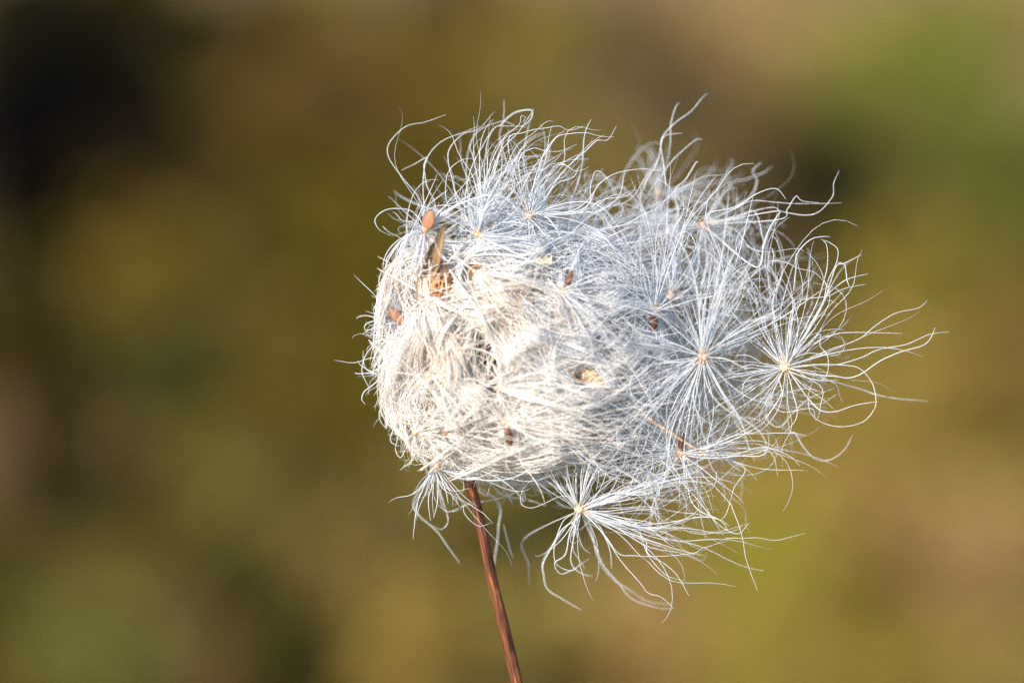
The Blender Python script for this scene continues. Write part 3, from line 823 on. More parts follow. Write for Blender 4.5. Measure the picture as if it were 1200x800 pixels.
# lobes: (dx, dy photo, depth), spread, count, length, bend(dx,dy,dz)
TUFTS = [
 dict(p=(824, 418, -14), wild=.95, den=.72, label='large starry white tuft right of centre with filaments all round its peach hub', hub=6.5, own=90,
      seed=((816, 426, -6), (806, 437, 6), 4.2, 0.6, 0), lobes=[
      ((0.5, -0.8, -0.15), .30, 42, 168, (0.15, 0.2, 0)), ((1, -0.3, -0.1), .22, 16, 165, (0, -0.2, 0)), ((0.05, -1, 0.1), .30, 30, 175, (0.2, 0, 0)),
      ((-1, 0.05, 0.0), .28, 34, 160, (0, 0.25, 0.2)), ((-0.55, 0.85, 0.05), .22, 34, 170, (-0.1, 0.1, 0)), ((0.1, 1, 0), .30, 22, 150, (0, 0, 0.2)),
      ((0.65, 0.65, -0.05), .30, 14, 140, (0, 0.1, 0)), ((-0.7, -0.7, 0), .30, 22, 150, (0, 0, 0)), ((0, 0, -1), .9, 16, 60, (0, 0, 0))]),
 dict(p=(920, 431, 6), wild=1.0, den=.75, label='starry white tuft at the right end with strands trailing off to the right', hub=6.5, own=50, seed=None, lobes=[
      ((-0.4, -1, 0), .22, 22, 170, (0.25, 0, 0)), ((0.15, -1, 0), .22, 34, 150, (0.35, 0.2, 0)), ((0.7, -0.7, 0.1), .25, 14, 130, (-0.3, -0.3, 0)),
      ((1, 0.05, 0), .16, 12, 110, (0, 0.15, 0)), ((0.6, 0.7, 0), .3, 7, 80, (0, 0.2, 0)), ((-0.7, 0.6, 0.1), .3, 18, 120, (-0.2, 0, 0)),
      ((-1, -0.05, 0.1), .3, 14, 110, (0, 0, 0)), ((-0.1, 1, 0.1), .35, 10, 100, (0, 0, 0))]),
 dict(p=(679, 597, 0), wild=.9, den=.72, label='white tuft hanging lowest under the fluff with a bundle sweeping right', hub=6, own=60, seed=None, lobes=[
      ((1, 0.22, -0.05), .12, 46, 190, (0.1, 0.05, 0)), ((0.85, -0.45, 0), .13, 40, 155, (0.2, 0.0, 0)), ((0.0, -1, 0.05), .25, 30, 125, (0.3, 0, 0)),
      ((-0.5, -0.85, 0.05), .22, 12, 110, (0.5, -0.2, 0)), ((-0.35, 1, 0.1), .30, 14, 85, (0.5, -0.9, 0)), ((0.5, 0.8, 0.2), .22, 8, 95, (0.6, -0.1, 0)),
      ((1, 0.5, 0.1), .15, 9, 130, (0, -0.6, 0))]),
 dict(p=(498, 269, -6), label='white tuft at the upper left carrying a flat pale brown seed', hub=5.5, own=30,
      seed=((500, 268, -14), (506, 247, -20), 7.8, 0.42, 1), lobes=[
      ((-1, 0.25, 0), .35, 18, 62, (0.3, 1.0, 0)), ((-0.5, 1, 0.05), .35, 30, 105, (0.35, 0.1, 0.15)), ((-0.2, -1, 0.15), .25, 10, 120, (0.3, 0, 0)),
      ((0.6, -0.8, 0.1), .3, 14, 110, (0.2, 0, 0)), ((1, 0.1, 0.1), .35, 14, 80, (0, 0, 0)), ((-0.7, -0.3, 0), .4, 7, 55, (0.5, 0.8, 0))]),
 dict(p=(559, 275, -8), label='white tuft with a small orange hub beside the pointed straw bract', hub=4.5, own=40, dark=1, seed=None, lobes=[
      ((0.15, -1, 0), .22, 44, 122, (0.65, 0.15, 0.05)), ((0.5, -0.85, 0), .2, 24, 130, (0.45, 0.1, 0)), ((1, 0.1, -0.05), .3, 22, 110, (0, 0.1, 0)),
      ((-0.35, -0.9, 0.1), .25, 14, 120, (0.5, 0, 0)), ((0.6, 0.8, 0), .4, 22, 90, (0.2, 0, 0)), ((-0.8, 0.2, 0), .4, 10, 60, (0, 0, 0))]),
 dict(p=(620, 253, 6), wild=1.3, den=.7, label='white tuft at the top middle with a pale peach hub and fine strands rising right', hub=5, own=40, seed=None, lobes=[
      ((0.5, -0.8, 0), .25, 30, 115, (0.5, 0.1, 0)), ((1, -0.1, 0), .3, 24, 105, (0, 0.4, 0)), ((0.0, -1, 0.1), .28, 26, 112, (0.6, 0.1, 0)),
      ((0.25, 1, 0), .3, 24, 100, (0.2, 0, 0)), ((-0.9, 0.3, 0), .3, 16, 110, (0, 0, 0)), ((-0.6, -0.7, 0.1), .3, 12, 90, (0.3, 0, 0))]),
 dict(p=(571, 262, 4), label='small tuft with a faint peach hub tucked between two top tufts', hub=3.5, own=8, seed=None, lobes=[
      ((0.2, -1, 0.1), .5, 26, 120, (0.3, 0, 0)), ((0.9, 0.3, 0), .6, 20, 90, (0, 0, 0))]),
 dict(p=(657, 342, -30), label='tuft with an orange hub and a dark ridged seed near the middle', hub=4, own=40, dark=1,
      seed=((663, 335, -36), (671, 317, -38), 3.8, 0.7, 0), lobes=[
      ((0.85, 0.5, -0.15), .45, 44, 105, (0.1, 0.2, 0.2)), ((1, -0.2, -0.1), .35, 16, 90, (0, 0, 0.2)), ((0.3, -0.9, -0.05), .4, 12, 90, (0, 0, 0)), ((-0.2, 1, -0.1), .4, 16, 90, (0.2, 0, 0.1))]),
 dict(p=(767, 366, -2), wild=1.0, den=.65, label='tuft carrying a plump dark brown seed with a pale collar, left of the starry tuft', hub=5.5, own=40,
      seed=((766, 369, -12), (765, 387, -14), 5.6, 0.8, 0), lobes=[
      ((0.1, -1, 0), .3, 34, 150, (0.1, 0, 0)), ((-0.7, -0.7, 0), .3, 22, 130, (0, 0, 0)), ((-1, 0.05, 0), .25, 24, 135, (0, 0.2, 0.1)),
      ((-0.75, 0.6, 0), .35, 22, 130, (0.3, 0.2, 0)), ((0.8, -0.6, 0), .35, 16, 120, (0, 0, 0)), ((0.5, 0.8, 0.1), .4, 16, 110, (0, 0, 0))]),
 dict(p=(786, 347, 50), wild=1.2, den=.6, label='hazy tuft just above the plump seed with filaments standing upright', hub=6, own=12, seed=None, lobes=[
      ((0.1, -1, 0.05), .3, 44, 160, (0.1, 0, 0)), ((-0.8, -0.6, 0.1), .4, 20, 130, (0, 0, 0)), ((0.9, -0.3, 0.1), .4, 22, 130, (0, 0, 0))]),
 dict(p=(824, 263, 84), wild=1.5, den=.62, label='soft focus tuft with an orange hub near the top right of the fluff', hub=5.5, own=16, dark=1, seed=None, lobes=[
      ((-1, 0.05, 0), .22, 40, 150, (0, 0.2, 0)), ((1, -0.2, 0), .16, 34, 115, (0, 0.3, 0)), ((0.4, -0.6, 0.3), .3, 12, 75, (0.3, 0.2, 0)), ((0.2, 1, -0.2), .5, 30, 130, (0, 0, 0)), ((1, 0.5, 0), .3, 18, 110, (-0.4, 0.3, 0))]),
 dict(p=(772, 228, 175), wild=1.5, den=.8, label='strongly blurred tuft at the back standing up above the others', hub=5, own=10, seed=None, lobes=[
      ((0.1, -1, 0), .3, 18, 85, (0.3, 0, 0)), ((-0.7, -0.6, 0), .3, 6, 60, (0, 0.2, 0)), ((0.8, -0.25, 0.1), .3, 20, 95, (0, 0, 0)), ((0, 1, 0), .8, 24, 90, (0, 0, 0))]),
 dict(p=(512, 546, 4), label='small tuft dangling at the lower left beside the top of the stem', hub=5.5, own=22, seed=None, lobes=[
      ((-0.45, 0.9, 0), .35, 26, 62, (0.1, 0.3, 0)), ((1, 0.4, -0.05), .3, 22, 110, (0.1, -0.4, 0)), ((-0.9, 0.2, 0.1), .4, 14, 40, (0, 0.5, 0)), ((0.2, -0.9, 0), .5, 10, 50, (0, 0, 0))]),
 dict(p=(521, 507, -20), label='cream tuft with a pale hub fanning right at the lower left of the packed fluff', hub=4.5, own=16, packed=1, seed=None, lobes=[
      ((1, 0.0, -0.1), .35, 40, 95, (0, 0, 0.1)), ((0.5, 0.9, 0), .5, 20, 70, (0.4, -0.2, 0)), ((0, -1, -0.1), .6, 14, 50, (0, 0, 0))]),
 dict(p=(486, 507, 2), label='cream tuft with a pale orange hub at the lower left rim of the packed fluff', hub=5, own=16, packed=1, seed=None, lobes=[
      ((1, 0.35, -0.1), .35, 30, 85, (0, 0, 0.1)), ((0.3, 1, 0), .5, 18, 55, (0.4, 0, 0)), ((0.4, -0.8, -0.1), .6, 16, 55, (0, 0, 0))]),
 dict(p=(591, 494, -34), label='cream tuft with broken dark seeds under its rusty hub, low on the packed fluff', hub=4.5, own=30, dark=1, packed=1,
      seed=((594, 500, -40), (598, 522, -38), 5.0, 0.7, 0), lobes=[
      ((1, -0.18, -0.1), .16, 60, 170, (0, -0.15, 0.15)), ((0.8, -0.6, -0.15), .28, 26, 110, (0.3, 0.3, 0.1)), ((-0.5, -0.85, -0.05), .4, 22, 90, (0, 0, 0)), ((0.9, 0.4, 0), .25, 20, 110, (0.1, -0.4, 0.1))]),
 dict(p=(460, 441, -2), label='small white tuft at the left rim of the packed fluff with short strands hanging', hub=4, own=20, seed=None, lobes=[
      ((-0.9, 0.5, 0), .35, 16, 42, (0.3, 0.8, 0)), ((0.1, 1, 0), .3, 20, 70, (0.3, 0, 0)), ((-0.4, -0.9, 0.05), .4, 14, 48, (0.2, 0.3, 0)), ((0.8, -0.3, -0.1), .5, 16, 50, (0, 0, 0))]),
 dict(p=(471, 377, 0), label='white tuft at the left rim with a reddish brown seed pointing out', hub=4, own=20,
      seed=((472, 379, -6), (457, 361, -10), 6.4, 0.6, 2), lobes=[
      ((-0.9, 0.3, 0), .35, 18, 42, (0.4, 0.9, 0)), ((-0.3, -0.9, 0), .4, 16, 65, (0.3, 0, 0)), ((-0.1, 1, 0), .4, 20, 58, (0.1, 0.1, 0)), ((1, 0.3, -0.1), .5, 14, 60, (0, 0, 0))]),
 dict(p=(797, 531, 22), wild=1.3, den=.6, label='tuft below the starry one with a slim rust brown seed and strands streaming right', hub=5, own=24,
      seed=((798, 526, 14), (800, 506, 12), 4.2, 0.6, 0), lobes=[
      ((1, -0.12, 0), .13, 46, 150, (0, -0.12, 0)), ((-1, 0.0, 0), .25, 36, 140, (0, -0.2, 0)), ((0.4, 0.9, 0), .35, 16, 90, (0.4, 0, 0)), ((0.3, -1, 0), .4, 24, 100, (0.2, 0, 0)), ((-0.6, 0.6, 0), .3, 16, 110, (0, -0.3, 0))]),
 dict(p=(610, 348, -40), label='narrow closed white tuft like a brush in the middle of the packed fluff', hub=3, own=10, seed=None, dark=1, lobes=[
      ((0.6, 0.85, -0.1), .08, 40, 52, (0, 0, 0.1)), ((0.2, -0.9, -0.1), .6, 8, 40, (0, 0, 0))]),
 dict(p=(503, 438, -26), label='cream tuft with a pitted orange hub at the left of the packed fluff', hub=5.5, own=12, dark=1, packed=1, seed=None, lobes=[
      ((0.6, 0.8, -0.1), .4, 36, 80, (0, 0, 0.1)), ((-0.4, 0.9, -0.1), .4, 18, 60, (0, 0, 0)), ((0.2, -1, -0.1), .5, 16, 50, (0, 0, 0))]),
 dict(p=(582, 455, -36), label='bright cream plume with a rusty hub pointing right, centre of the packed fluff', hub=4.5, own=20, dark=1, packed=1, seed=None, lobes=[
      ((1, 0.02, -0.15), .14, 90, 100, (0, 0, 0.2)), ((0.8, -0.4, -0.1), .25, 24, 100, (0.2, 0.2, 0.1)), ((0.3, 0.9, 0), .4, 14, 60, (0.3, 0, 0))]),
 dict(p=(556, 318, -16), label='tan tinged plume just right of the receptacle streaming right', hub=3.5, own=12, packed=1, dark=1, seed=None, lobes=[
      ((1, 0.15, -0.1), .3, 44, 105, (0, 0.25, 0)), ((0.5, 0.9, -0.1), .3, 34, 110, (0.2, 0, 0))]),
]

OUTL = np.array([(445, 300), (452, 235), (480, 190), (540, 210), (620, 128), (706, 152), (690, 196), (716, 212), (770, 158), (832, 170), (895, 215), (925, 240), (918, 285), (972, 285), (1000, 335), (990, 400), (1004, 440), (965, 505), (930, 535), (882, 560), (872, 640), (800, 655), (740, 640), (700, 690), (640, 664), (632, 600), (560, 575), (530, 606), (490, 624), (476, 560), (452, 505), (428, 440), (428, 375)], float)
def trim(P, keep):
    o_ = ~inside(P[:, ::3, 0].ravel(), P[:, ::3, 1].ravel(), OUTL).reshape(len(P), -1)
    return P[~(o_.any(1) & (rng.random(len(P)) > keep))]

GROUP = 'tufted seeds caught in the fluff'
tuft_roots = []
for T_ in TUFTS:
    p = np.array(T_['p'], float)
    if T_.get('packed') or T_['p'][:2] in ((657, 342), (610, 348)):
        zf = float(front(p[:1], p[1:2])[0]) - 30
        if T_['seed']:
            a_, b_, *r_ = T_['seed']
            T_['seed'] = ((a_[0], a_[1], a_[2] - p[2] + zf), (b_[0], b_[1], b_[2] - p[2] + zf), *r_)
        p[2] = zf
    o = W(p)
    root = empty('tufted_seed', o, T_['label'], 'seed tuft', GROUP)
    tuft_roots.append((p, root, o))
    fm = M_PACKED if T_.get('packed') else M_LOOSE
    h = T_['hub'] * (0.72 if T_.get('packed') or T_.get('dark') else 0.9)
    jx = rng.uniform(0, 6, 3)
    v_, f_ = blob(p, (h, h * 0.9, h), 16, 12, lambda d: 1 + 0.18 * np.sin(d[..., 0] * 7 + jx[0]) * np.cos(d[..., 1] * 8 + jx[1]) + 0.1 * np.sin(d[..., 2] * 15 + jx[2]))
    link('hub', mesh_np('hub', v_ - o, f_), M_HUBD if T_.get('dark') and not T_.get('packed') else M_HUB, root)
    if T_['seed']:
        c_, t__, wd_, fl_, pale = T_['seed']
        link('seed', seed_mesh(c_, t__, wd_, fl_, o), {0: M_SEED, 1: M_SEEDP, 2: M_SEEDP}[pale], root)
    Ps = []
    for (d, sp, n, L, bd) in T_['lobes']:
        n2 = int(n * T_.get('den', 0.75))
        # strands of a lobe gather in a few locks
        nl = max(3, n2 // 6)
        ld = unit(np.array(d, float)) + rng.normal(0, sp, (nl, 3)) * np.array([1, 1, 0.75])
        kk_ = rng.integers(0, nl, n2)
        d0 = ld[kk_] + rng.normal(0, 0.07 + sp * 0.3, (n2, 3))
        Ls = L * rng.uniform(0.5, 1.28, n2) * 1.08
        H = p + unit(d0) * h * 0.6 + rng.normal(0, h * 0.22, (n2, 3))
        lock_b = rng.normal(0, 0.5, (nl, 3))[kk_]
        bb = np.array(bd, float) + lock_b + rng.normal(0, 0.3, (n2, 3))
        Ps.append(grow(H, d0, Ls, 16, bb, curl=T_.get('wild', 1.0) * 1.15, wave=T_.get('wild', 1.0) * 1.35, hook=0.5))
    P = np.concatenate(Ps)
    P = trim(clear(P, 0.08), 0.33)
    # the strands nearest the viewer become parts one by one
    order = np.argsort(P[:, :, 2].mean(1) - 0.15 * np.linalg.norm(P[:, -1] - P[:, 0], axis=1))
    own = T_['own']
    rr0 = 0.44 if T_.get('packed') else 0.50
    for i in order[:own]:
        v_, f_, t_ = tubes(W(P[i:i + 1]), radii(1, 16, rr0 * 1.08, rr0 * 0.6), 4)
        link('filament', mesh_np('filament', v_ - o, f_, False, attr={'t': t_}), fm, root)
    rest = P[order[own:]]
    v_, f_, t_ = tubes(W(rest), radii(len(rest), 16, rr0, rr0 * 0.58))
    link('pappus', mesh_np('pappus', v_ - o, f_, False, attr={'t': t_}), fm, root, kind='stuff')

# single strands read off the photograph's outline: (zoom origin, depth, radius, points in quarter pixels)
A_, B_, C_, D_, E_, F_ = (390, 110), (650, 110), (830, 200), (830, 360), (600, 500), (390, 480)
G_ = (390, 300)
STRANDS = [
 (A_, 40, 1.0, [(420,540),(400,480),(320,380),(260,290),(265,220),(340,145),(430,125),(525,90)]),
 (A_, 35, .9, [(430,560),(425,400),(450,290),(520,220),(620,180),(690,150)]),
 (A_, 25, .9, [(400,580),(350,545),(260,545),(200,590),(215,640),(265,670)]),
 (A_, 45, 1.0, [(480,530),(440,430),(425,340),(440,300),(380,330),(320,360)]),
 (A_, 30, .8, [(600,500),(560,390),(545,270),(610,190),(690,160),(760,80)]),
 (A_, 0, .8, [(540,560),(530,470),(540,370),(600,310),(680,300)]),
 (A_, 50, .9, [(680,400),(660,300),(645,240),(690,170),(790,130),(850,145)]),
 (A_, -4, .85, [(620,560),(640,380),(700,250),(760,160),(810,150),(905,155)]),
 (A_, -4, .8, [(680,600),(700,480),(740,330),(800,210),(870,150),(880,110),(900,115),(885,140)]),
 (A_, -2, .8, [(680,620),(720,450),(780,280),(870,180),(905,130),(943,70)]),
 (A_, 2, .8, [(740,560),(760,480),(850,260),(940,180),(1000,130),(1035,127)]),
 (A_, 6, .85, [(860,520),(930,360),(1000,270),(1050,200),(1120,182),(1190,180),(1250,195),(1316,198)]),
 (A_, 6, .8, [(870,330),(930,260),(1000,270),(1070,268),(1145,235)]),
 (A_, 20, .8, [(820,240),(900,180),(1000,160),(1060,150),(1110,170),(1180,150)]),
 (A_, 70, .8, [(790,240),(800,130),(805,90),(802,30)]),
 (A_, 60, .9, [(780,150),(850,90),(930,75),(925,120),(880,150)]),
 (A_, 18, .8, [(700,480),(860,400),(1000,350),(1080,330),(1140,360),(1200,340)]),
 (B_, 10, 1.0, [(-60,520),(0,420),(60,340),(150,260),(200,215),(250,210),(290,145)]),
 (B_, 60, 1.1, [(520,440),(515,350),(500,220),(560,140),(640,80),(690,20),(718,-6)]),
 (B_, 80, .9, [(540,260),(545,140),(570,60),(590,45)]),
 (B_, -6, .8, [(130,540),(200,430),(280,370),(400,345),(510,352)]),
 (B_, 2, 1.9, [(940,810),(980,700),(1020,610),(1065,545)]),
 (B_, 70, 1.0, [(440,470),(500,380),(560,300),(650,220),(690,210)]),
 (B_, 60, 1.0, [(570,470),(620,400),(660,330),(675,320)]),
 (B_, 60, 1.0, [(420,440),(480,330),(500,250),(520,200),(600,190)]),
 (B_, 4, .8, [(140,540),(170,430),(190,370),(220,370),(260,420)]),
 (B_, 0, .8, [(780,680),(800,580),(815,480)]),
 (B_, 40, .9, [(500,550),(560,460),(640,420),(700,390),(800,380)]),
 (B_, 110, 1.0, [(900,500),(950,410),(930,360),(970,320)]),
 (B_, 130, 1.0, [(820,430),(900,400),(980,370),(1020,340)]),
 (C_, 30, 1.0, [(0,200),(130,170),(230,110),(315,85),(365,135)]),
 (C_, 40, 1.0, [(120,180),(210,140),(300,145),(400,152),(520,150),(630,145)]),
 (C_, 35, .9, [(300,190),(345,190),(450,207),(520,190),(580,120),(585,60),(610,0)]),
 (C_, 35, .9, [(330,230),(370,180),(410,120),(440,140),(520,150)]),
 (C_, 2, .85, [(400,560),(410,450),(415,390),(470,330),(520,312),(570,310)]),
 (C_, 2, .85, [(500,640),(545,510),(560,430),(555,350),(530,320)]),
 (C_, 2, .8, [(560,640),(540,500),(515,440),(460,380)]),
 (C_, 6, .8, [(520,660),(560,520),(600,430),(605,370),(560,335),(530,325)]),
 (C_, 22, .9, [(520,660),(560,560),(600,450),(640,435),(720,395)]),
 (C_, 16, .85, [(540,620),(570,570),(650,510),(750,485)]),
 (C_, 0, .85, [(400,640),(560,590),(640,555),(740,535)]),
 (C_, 25, .9, [(610,430),(640,440),(650,500),(665,545)]),
 (C_, 4, .85, [(300,640),(330,520),(280,430),(360,430),(420,460),(500,480),(550,530)]),
 (D_, 16, 1.0, [(400,270),(430,240),(510,165),(600,125),(700,117),(905,122)]),
 (D_, 20, 1.0, [(390,270),(560,200),(700,150),(790,80),(880,25),(985,0),(1030,-35)]),
 (D_, 4, 1.0, [(370,285),(500,270),(600,270),(720,235),(800,200),(930,175),(1030,130),(1130,115)]),
 (D_, -4, 1.05, [(370,285),(500,315),(590,322),(660,330),(720,310),(800,255),(900,210),(1000,180),(1040,150),(1065,95)]),
 (D_, 8, .9, [(370,285),(500,268),(660,275),(720,295),(770,360),(785,440),(770,490),(720,540),(630,560),(540,545),(480,500),(465,430),(480,360),(500,290)]),
 (D_, 2, .95, [(370,285),(440,390),(480,440),(530,485),(600,490),(690,460),(795,443)]),
 (D_, 60, .9, [(700,380),(790,410),(870,425),(1030,440)]),
 (D_, 6, .8, [(515,130),(525,180),(560,230),(560,310),(530,345),(470,350)]),
 (D_, 10, .9, [(370,285),(420,340),(510,400)]),
 (D_, 4, .85, [(0,650),(130,600),(260,590),(400,590),(465,605)]),
 (D_, 50, 1.0, [(380,560),(410,590),(450,660),(510,715),(580,715),(640,670),(680,600)]),
 (D_, 4, .8, [(60,640),(230,625),(310,650),(375,675)]),
 (D_, 4, .8, [(100,690),(250,655),(370,690),(430,745)]),
 (D_, 10, .75, [(250,650),(280,670),(310,710),(325,795)]),
 (D_, 60, 1.1, [(270,490),(330,560),(400,490),(480,420),(590,375)]),
 (D_, 2, .8, [(370,285),(330,330),(345,400),(300,480),(250,560)]),
 (E_, 2, .8, [(140,60),(150,110),(165,180),(220,280),(240,330),(300,390)]),
 (E_, 2, .8, [(300,340),(230,325),(150,360),(90,380),(45,360),(50,300),(100,240),(160,190)]),
 (E_, 0, 1.0, [(320,390),(310,430),(240,480),(180,580),(150,640),(148,690)]),
 (E_, 14, 1.0, [(320,390),(270,500),(250,600),(200,640),(230,690),(300,660),(360,620)]),
 (E_, 18, .9, [(310,400),(240,440),(200,560),(210,640),(280,670),(320,640)]),
 (E_, 2, .85, [(330,400),(400,450),(460,550),(520,640),(600,730),(640,780),(700,800),(760,850)]),
 (E_, 0, .9, [(330,400),(430,500),(500,590),(570,602),(700,605),(850,590),(900,565),(1010,535)]),
 (E_, 4, .85, [(500,500),(600,600),(640,630),(700,690),(780,725),(950,730),(1050,745)]),
 (E_, 6, .85, [(560,440),(610,530),(640,600),(720,690),(800,720)]),
 (E_, 8, .85, [(600,500),(640,590),(720,640),(780,700),(830,790)]),
 (E_, 2, .95, [(700,140),(760,220),(860,330),(940,430),(1000,480),(1060,500),(1110,450)]),
 (E_, 24, .9, [(1080,180),(1040,290),(1010,400),(980,440)]),
 (E_, 14, .75, [(1000,330),(1040,400),(1080,510),(1100,620),(1150,770)]),
 (E_, 10, .6, [(1000,520),(1090,520),(1150,518),(1240,530),(1370,500)]),
 (E_, 70, 1.0, [(330,420),(390,560),(430,650),(500,730),(560,800),(680,845),(760,850)]),
 (E_, 85, 1.0, [(360,440),(400,600),(460,700),(560,770),(640,820),(750,830)]),
 (E_, 80, 1.0, [(160,600),(150,700),(170,760),(230,800),(330,860)]),
 (E_, 90, 1.0, [(60,520),(75,640),(78,740)]),
 (E_, 4, .9, [(340,390),(480,470),(620,480),(760,470),(850,500),(940,500),(1060,470),(1110,455)]),
 (E_, 4, .9, [(330,380),(480,380),(640,375),(780,400),(880,410),(960,430)]),
 (F_, 10, 1.5, [(262,-20),(270,0),(300,80),(350,170),(400,250)]),
 (F_, 4, 1.0, [(480,260),(430,350),(400,430),(385,520),(375,605)]),
 (F_, 10, 1.0, [(470,270),(450,300),(455,380),(450,440),(462,520)]),
 (F_, 2, .8, [(470,270),(520,370),(620,430),(700,480),(750,530)]),
 (F_, 4, .8, [(600,430),(620,490),(680,545),(745,530)]),
 (F_, 80, 1.0, [(380,420),(400,490),(480,560),(540,640),(595,715)]),
 (F_, 16, .9, [(330,60),(300,150),(295,190),(320,225),(350,170),(390,150)]),
 (F_, 6, .85, [(470,260),(500,330),(560,380),(640,370)]),
 (F_, 60, 1.0, [(480,300),(520,440),(540,520),(510,560),(460,540)]),
 (F_, 70, 1.0, [(700,330),(800,400),(900,420),(1000,450)]),
 (F_, 90, 1.0, [(760,420),(775,560),(760,700),(755,740)]),
 (F_, 80, 1.0, [(800,540),(830,660),(845,690)]),
 (F_, 60, 1.0, [(520,470),(640,440),(760,420),(870,380),(920,320),(960,340)]),
 (F_, 8, .85, [(640,300),(760,320),(860,290),(920,240),(940,230)]),
 (G_, 14, .95, [(330,470),(270,480),(190,475),(100,500),(10,488)]),
 (G_, 2, 1.0, [(340,340),(300,360),(200,410),(150,470),(135,540),(160,600),(170,615)]),
 (G_, 4, 1.1, [(340,350),(310,330),(240,300),(160,315),(150,345),(190,345)]),
 (G_, 6, 1.0, [(290,560),(250,540),(200,590),(150,630),(135,665),(150,690)]),
 (G_, 6, 1.0, [(290,560),(280,580),(240,640),(190,710)]),
 (G_, 30, 1.0, [(290,560),(210,555),(150,520),(140,440)]),
 (G_, 2, 1.1, [(290,570),(270,640),(280,720),(300,800)]),
 (G_, -4, .95, [(440,-20),(350,10),(320,40),(330,90),(420,170)]),
 (G_, 6, .95, [(440,-120),(330,-80),(260,0),(250,40),(265,90)]),
 (G_, 8, .9, [(330,160),(270,110),(250,140),(290,200),(360,260),(420,300)]),
 (G_, -30, 1.6, [(570,0),(610,50),(635,100),(620,180),(605,270)]),
 (G_, -34, 1.3, [(410,210),(470,205),(540,190),(580,165)]),
 (G_, -30, 1.4, [(400,220),(440,280),(500,340),(540,390)]),
 (G_, -28, 1.3, [(420,60),(500,40),(580,25),(640,10)]),
]
hubs = np.array([p for p, _, _ in tuft_roots])
for (og, dep, rad_, pts) in STRANDS:
    q = np.array([(og[0] + a / 4, og[1] + b / 4) for a, b in pts])
    k = int(np.argmin(((hubs[:, :2] - q[0]) ** 2).sum(1) + 0.2 * (hubs[:, 2] - dep) ** 2))
    hp, root, o = tuft_roots[k]
    dz = dep + np.linspace(0, rng.normal(0, 10), len(q)) + rng.normal(0, 2, len(q))
    pp = np.concatenate([q, dz[:, None]], 1)
    # root the strand at its own hub
    if np.hypot(*(q[0] - hp[:2])) > 5:
        gap = np.hypot(*(q[0] - hp[:2]))
        if gap < 90:
            pp = np.vstack([hp, pp])
    n = 42
    P = catmull(pp, n)
    P[:, :2] += np.cumsum(rng.normal(0, 0.10, (n, 2)), 0)
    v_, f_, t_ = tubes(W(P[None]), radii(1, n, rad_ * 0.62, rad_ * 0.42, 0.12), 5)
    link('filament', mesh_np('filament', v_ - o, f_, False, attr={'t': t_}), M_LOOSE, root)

# tangled loose fluff between and behind the tufts: nobody could count it
def tangle(nhub, per, box, L, n=18, depth=(20, 210), ok=None):
    xs = rng.uniform(box[0], box[2], nhub * 4); ys = rng.uniform(box[1], box[3], nhub * 4)
    if ok is not None:
        k = inside(xs, ys, ok)
        xs, ys = xs[k], ys[k]
    xs, ys = xs[:nhub], ys[:nhub]
    m = len(xs)
    H = np.stack([xs, ys, rng.uniform(depth[0], depth[1], m)], -1)
    main = unit(rng.normal(size=(m, 3)) * np.array([1, 1, 0.6]) + np.array([0.2, -0.15, 0]))
    d0 = np.repeat(main, per, 0) * 0.8 + rng.normal(0, 0.55, (m * per, 3)) * np.array([1, 1, .6])
    Hs = np.repeat(H, per, 0) + rng.normal(0, 5, (m * per, 3))
    Ls = L * rng.uniform(0.5, 1.2, m * per)
    return grow(Hs, d0, Ls, n, rng.normal(0, 0.35, (m * per, 3)), 1.7, 1.7, 0.5)

LOOSEPOLY = np.array([(545, 290), (570, 255), (640, 250), (700, 250), (760, 235), (830, 240), (880, 262), (900, 300), (915, 350), (930, 420), (900, 470), (860, 490), (820, 520), (770, 535), (720, 520), (700, 470), (690, 400), (640, 330)], float)
TOPPOLY = np.array([(470, 290), (490, 260), (560, 250), (640, 240), (670, 255), (700, 300), (620, 320), (540, 300)], float)
Ptg = np.concatenate([
    tangle(60, 12, (540, 220, 940, 545), 125, depth=(25, 210), ok=LOOSEPOLY),
    tangle(24, 14, (470, 230, 730, 330), 90, depth=(12, 110), ok=TOPPOLY),
    tangle(12, 10, (690, 510, 850, 570), 100, depth=(10, 60)),
    tangle(10, 16, (560, 540, 660, 570), 65, depth=(40, 110)),
])
Ptg = trim(Ptg, 0.10)
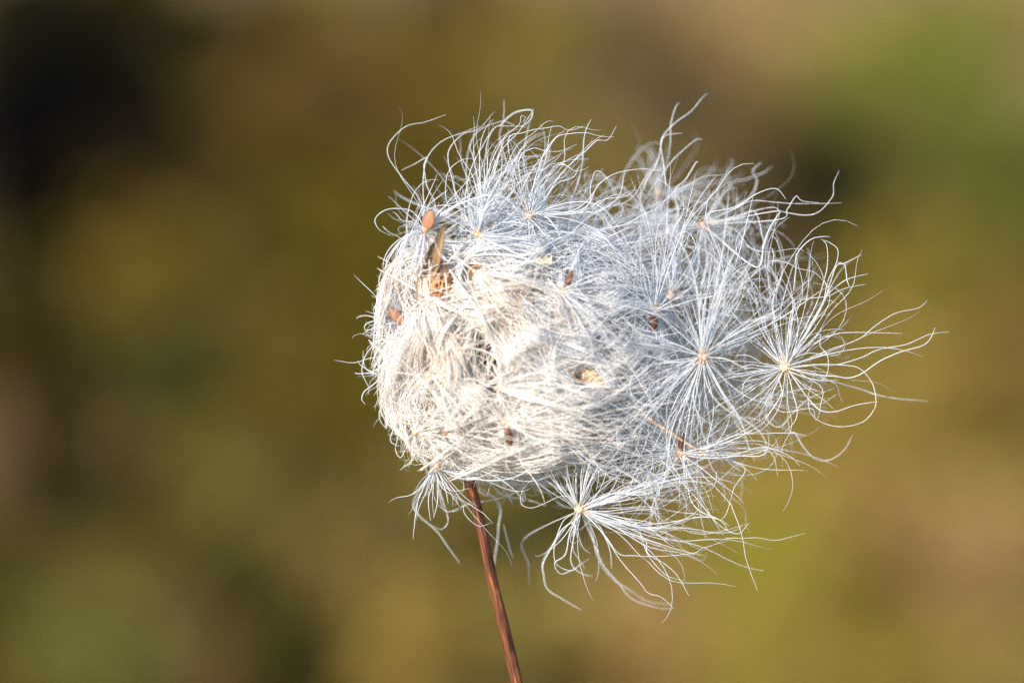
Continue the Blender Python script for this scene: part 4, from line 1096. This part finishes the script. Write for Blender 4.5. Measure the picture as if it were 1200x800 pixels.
# fine hairs that carry the packed mass over into the loose one
m_ = 70
xs, ys = rng.uniform(640, 800, m_), rng.uniform(290, 520, m_)
a_ = np.repeat(np.where(ys > 455, rng.normal(-0.25, .5, m_), rng.normal(0.55, 0.6, m_)), 9)
Hq = np.stack([np.repeat(xs, 9), np.repeat(ys, 9), np.repeat(front(xs, ys) + rng.uniform(-14, 40, m_), 9)], -1) + rng.normal(0, 4, (m_ * 9, 3))
Hq[:, 0] -= 45
a_ = a_ + rng.normal(0, 0.3, m_ * 9)
TR = grow(Hq, np.stack([np.cos(a_), np.sin(a_), rng.normal(0, .2, m_ * 9)], -1), rng.uniform(60, 135, m_ * 9), 18, rng.normal(0, 0.35, (m_ * 9, 3)), 0.9, 0.8, 0.3)
Ptg = np.concatenate([Ptg, clear(trim(TR, 0.1), 0.1, True)])
oT = W(np.array([760., 400., 60.]))
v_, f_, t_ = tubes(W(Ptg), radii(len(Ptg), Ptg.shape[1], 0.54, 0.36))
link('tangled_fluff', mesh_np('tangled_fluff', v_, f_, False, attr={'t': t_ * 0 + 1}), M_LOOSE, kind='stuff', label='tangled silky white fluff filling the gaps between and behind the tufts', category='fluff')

# loose scraps
o = W(np.array([636., 306., -30.]))
fl = bpy.data.meshes.new('chaff_flake')
pts2 = [(624, 301), (631, 308), (638, 309), (646, 309), (647, 299), (643, 303), (640, 299), (637, 305), (633, 300), (630, 303)]
top_ = [(a, b, -33 + 2 * math.sin(i * 1.7)) for i, (a, b) in enumerate(pts2)]
bot_ = [(a + 0.5, b + 0.6, z_ + 2.4) for a, b, z_ in top_]
vv = W(np.array(top_ + bot_, float)) - o
npt = len(pts2)
faces = [tuple(range(npt)), tuple(range(2 * npt - 1, npt - 1, -1))] + [(i, (i + 1) % npt, npt + (i + 1) % npt, npt + i) for i in range(npt)]
fl.from_pydata([tuple(map(float, q)) for q in vv], [], faces)
flo = link('chaff_flake', fl, M_BRACTC, label='jagged cream chaff flake lying on the fluff near the dark ridged seed', category='chaff flake')
flo.location = o
o = W(np.array([790., 508., 10.]))
tw = simple_tube([(744, 481, 4), (760, 490, 2), (783, 505, 6), (806, 520, 14), (828, 533, 18)], 2.2, organic_mat("twig_tan", [(0.40, 0.24, 0.14), (0.62, 0.44, 0.30)], (500,) * 3, 0.6), 'dry_stalk', None, o, 30, 7)
tw.location = o
tw['label'] = 'thin tan dry stalk lying slanted in the fluff below the plump dark brown seed'
tw['category'] = 'stalk'
print('tris', sum(len(o.data.polygons) * 2 for o in SC.objects if o.type == 'MESH'), 'objs', len(SC.objects))
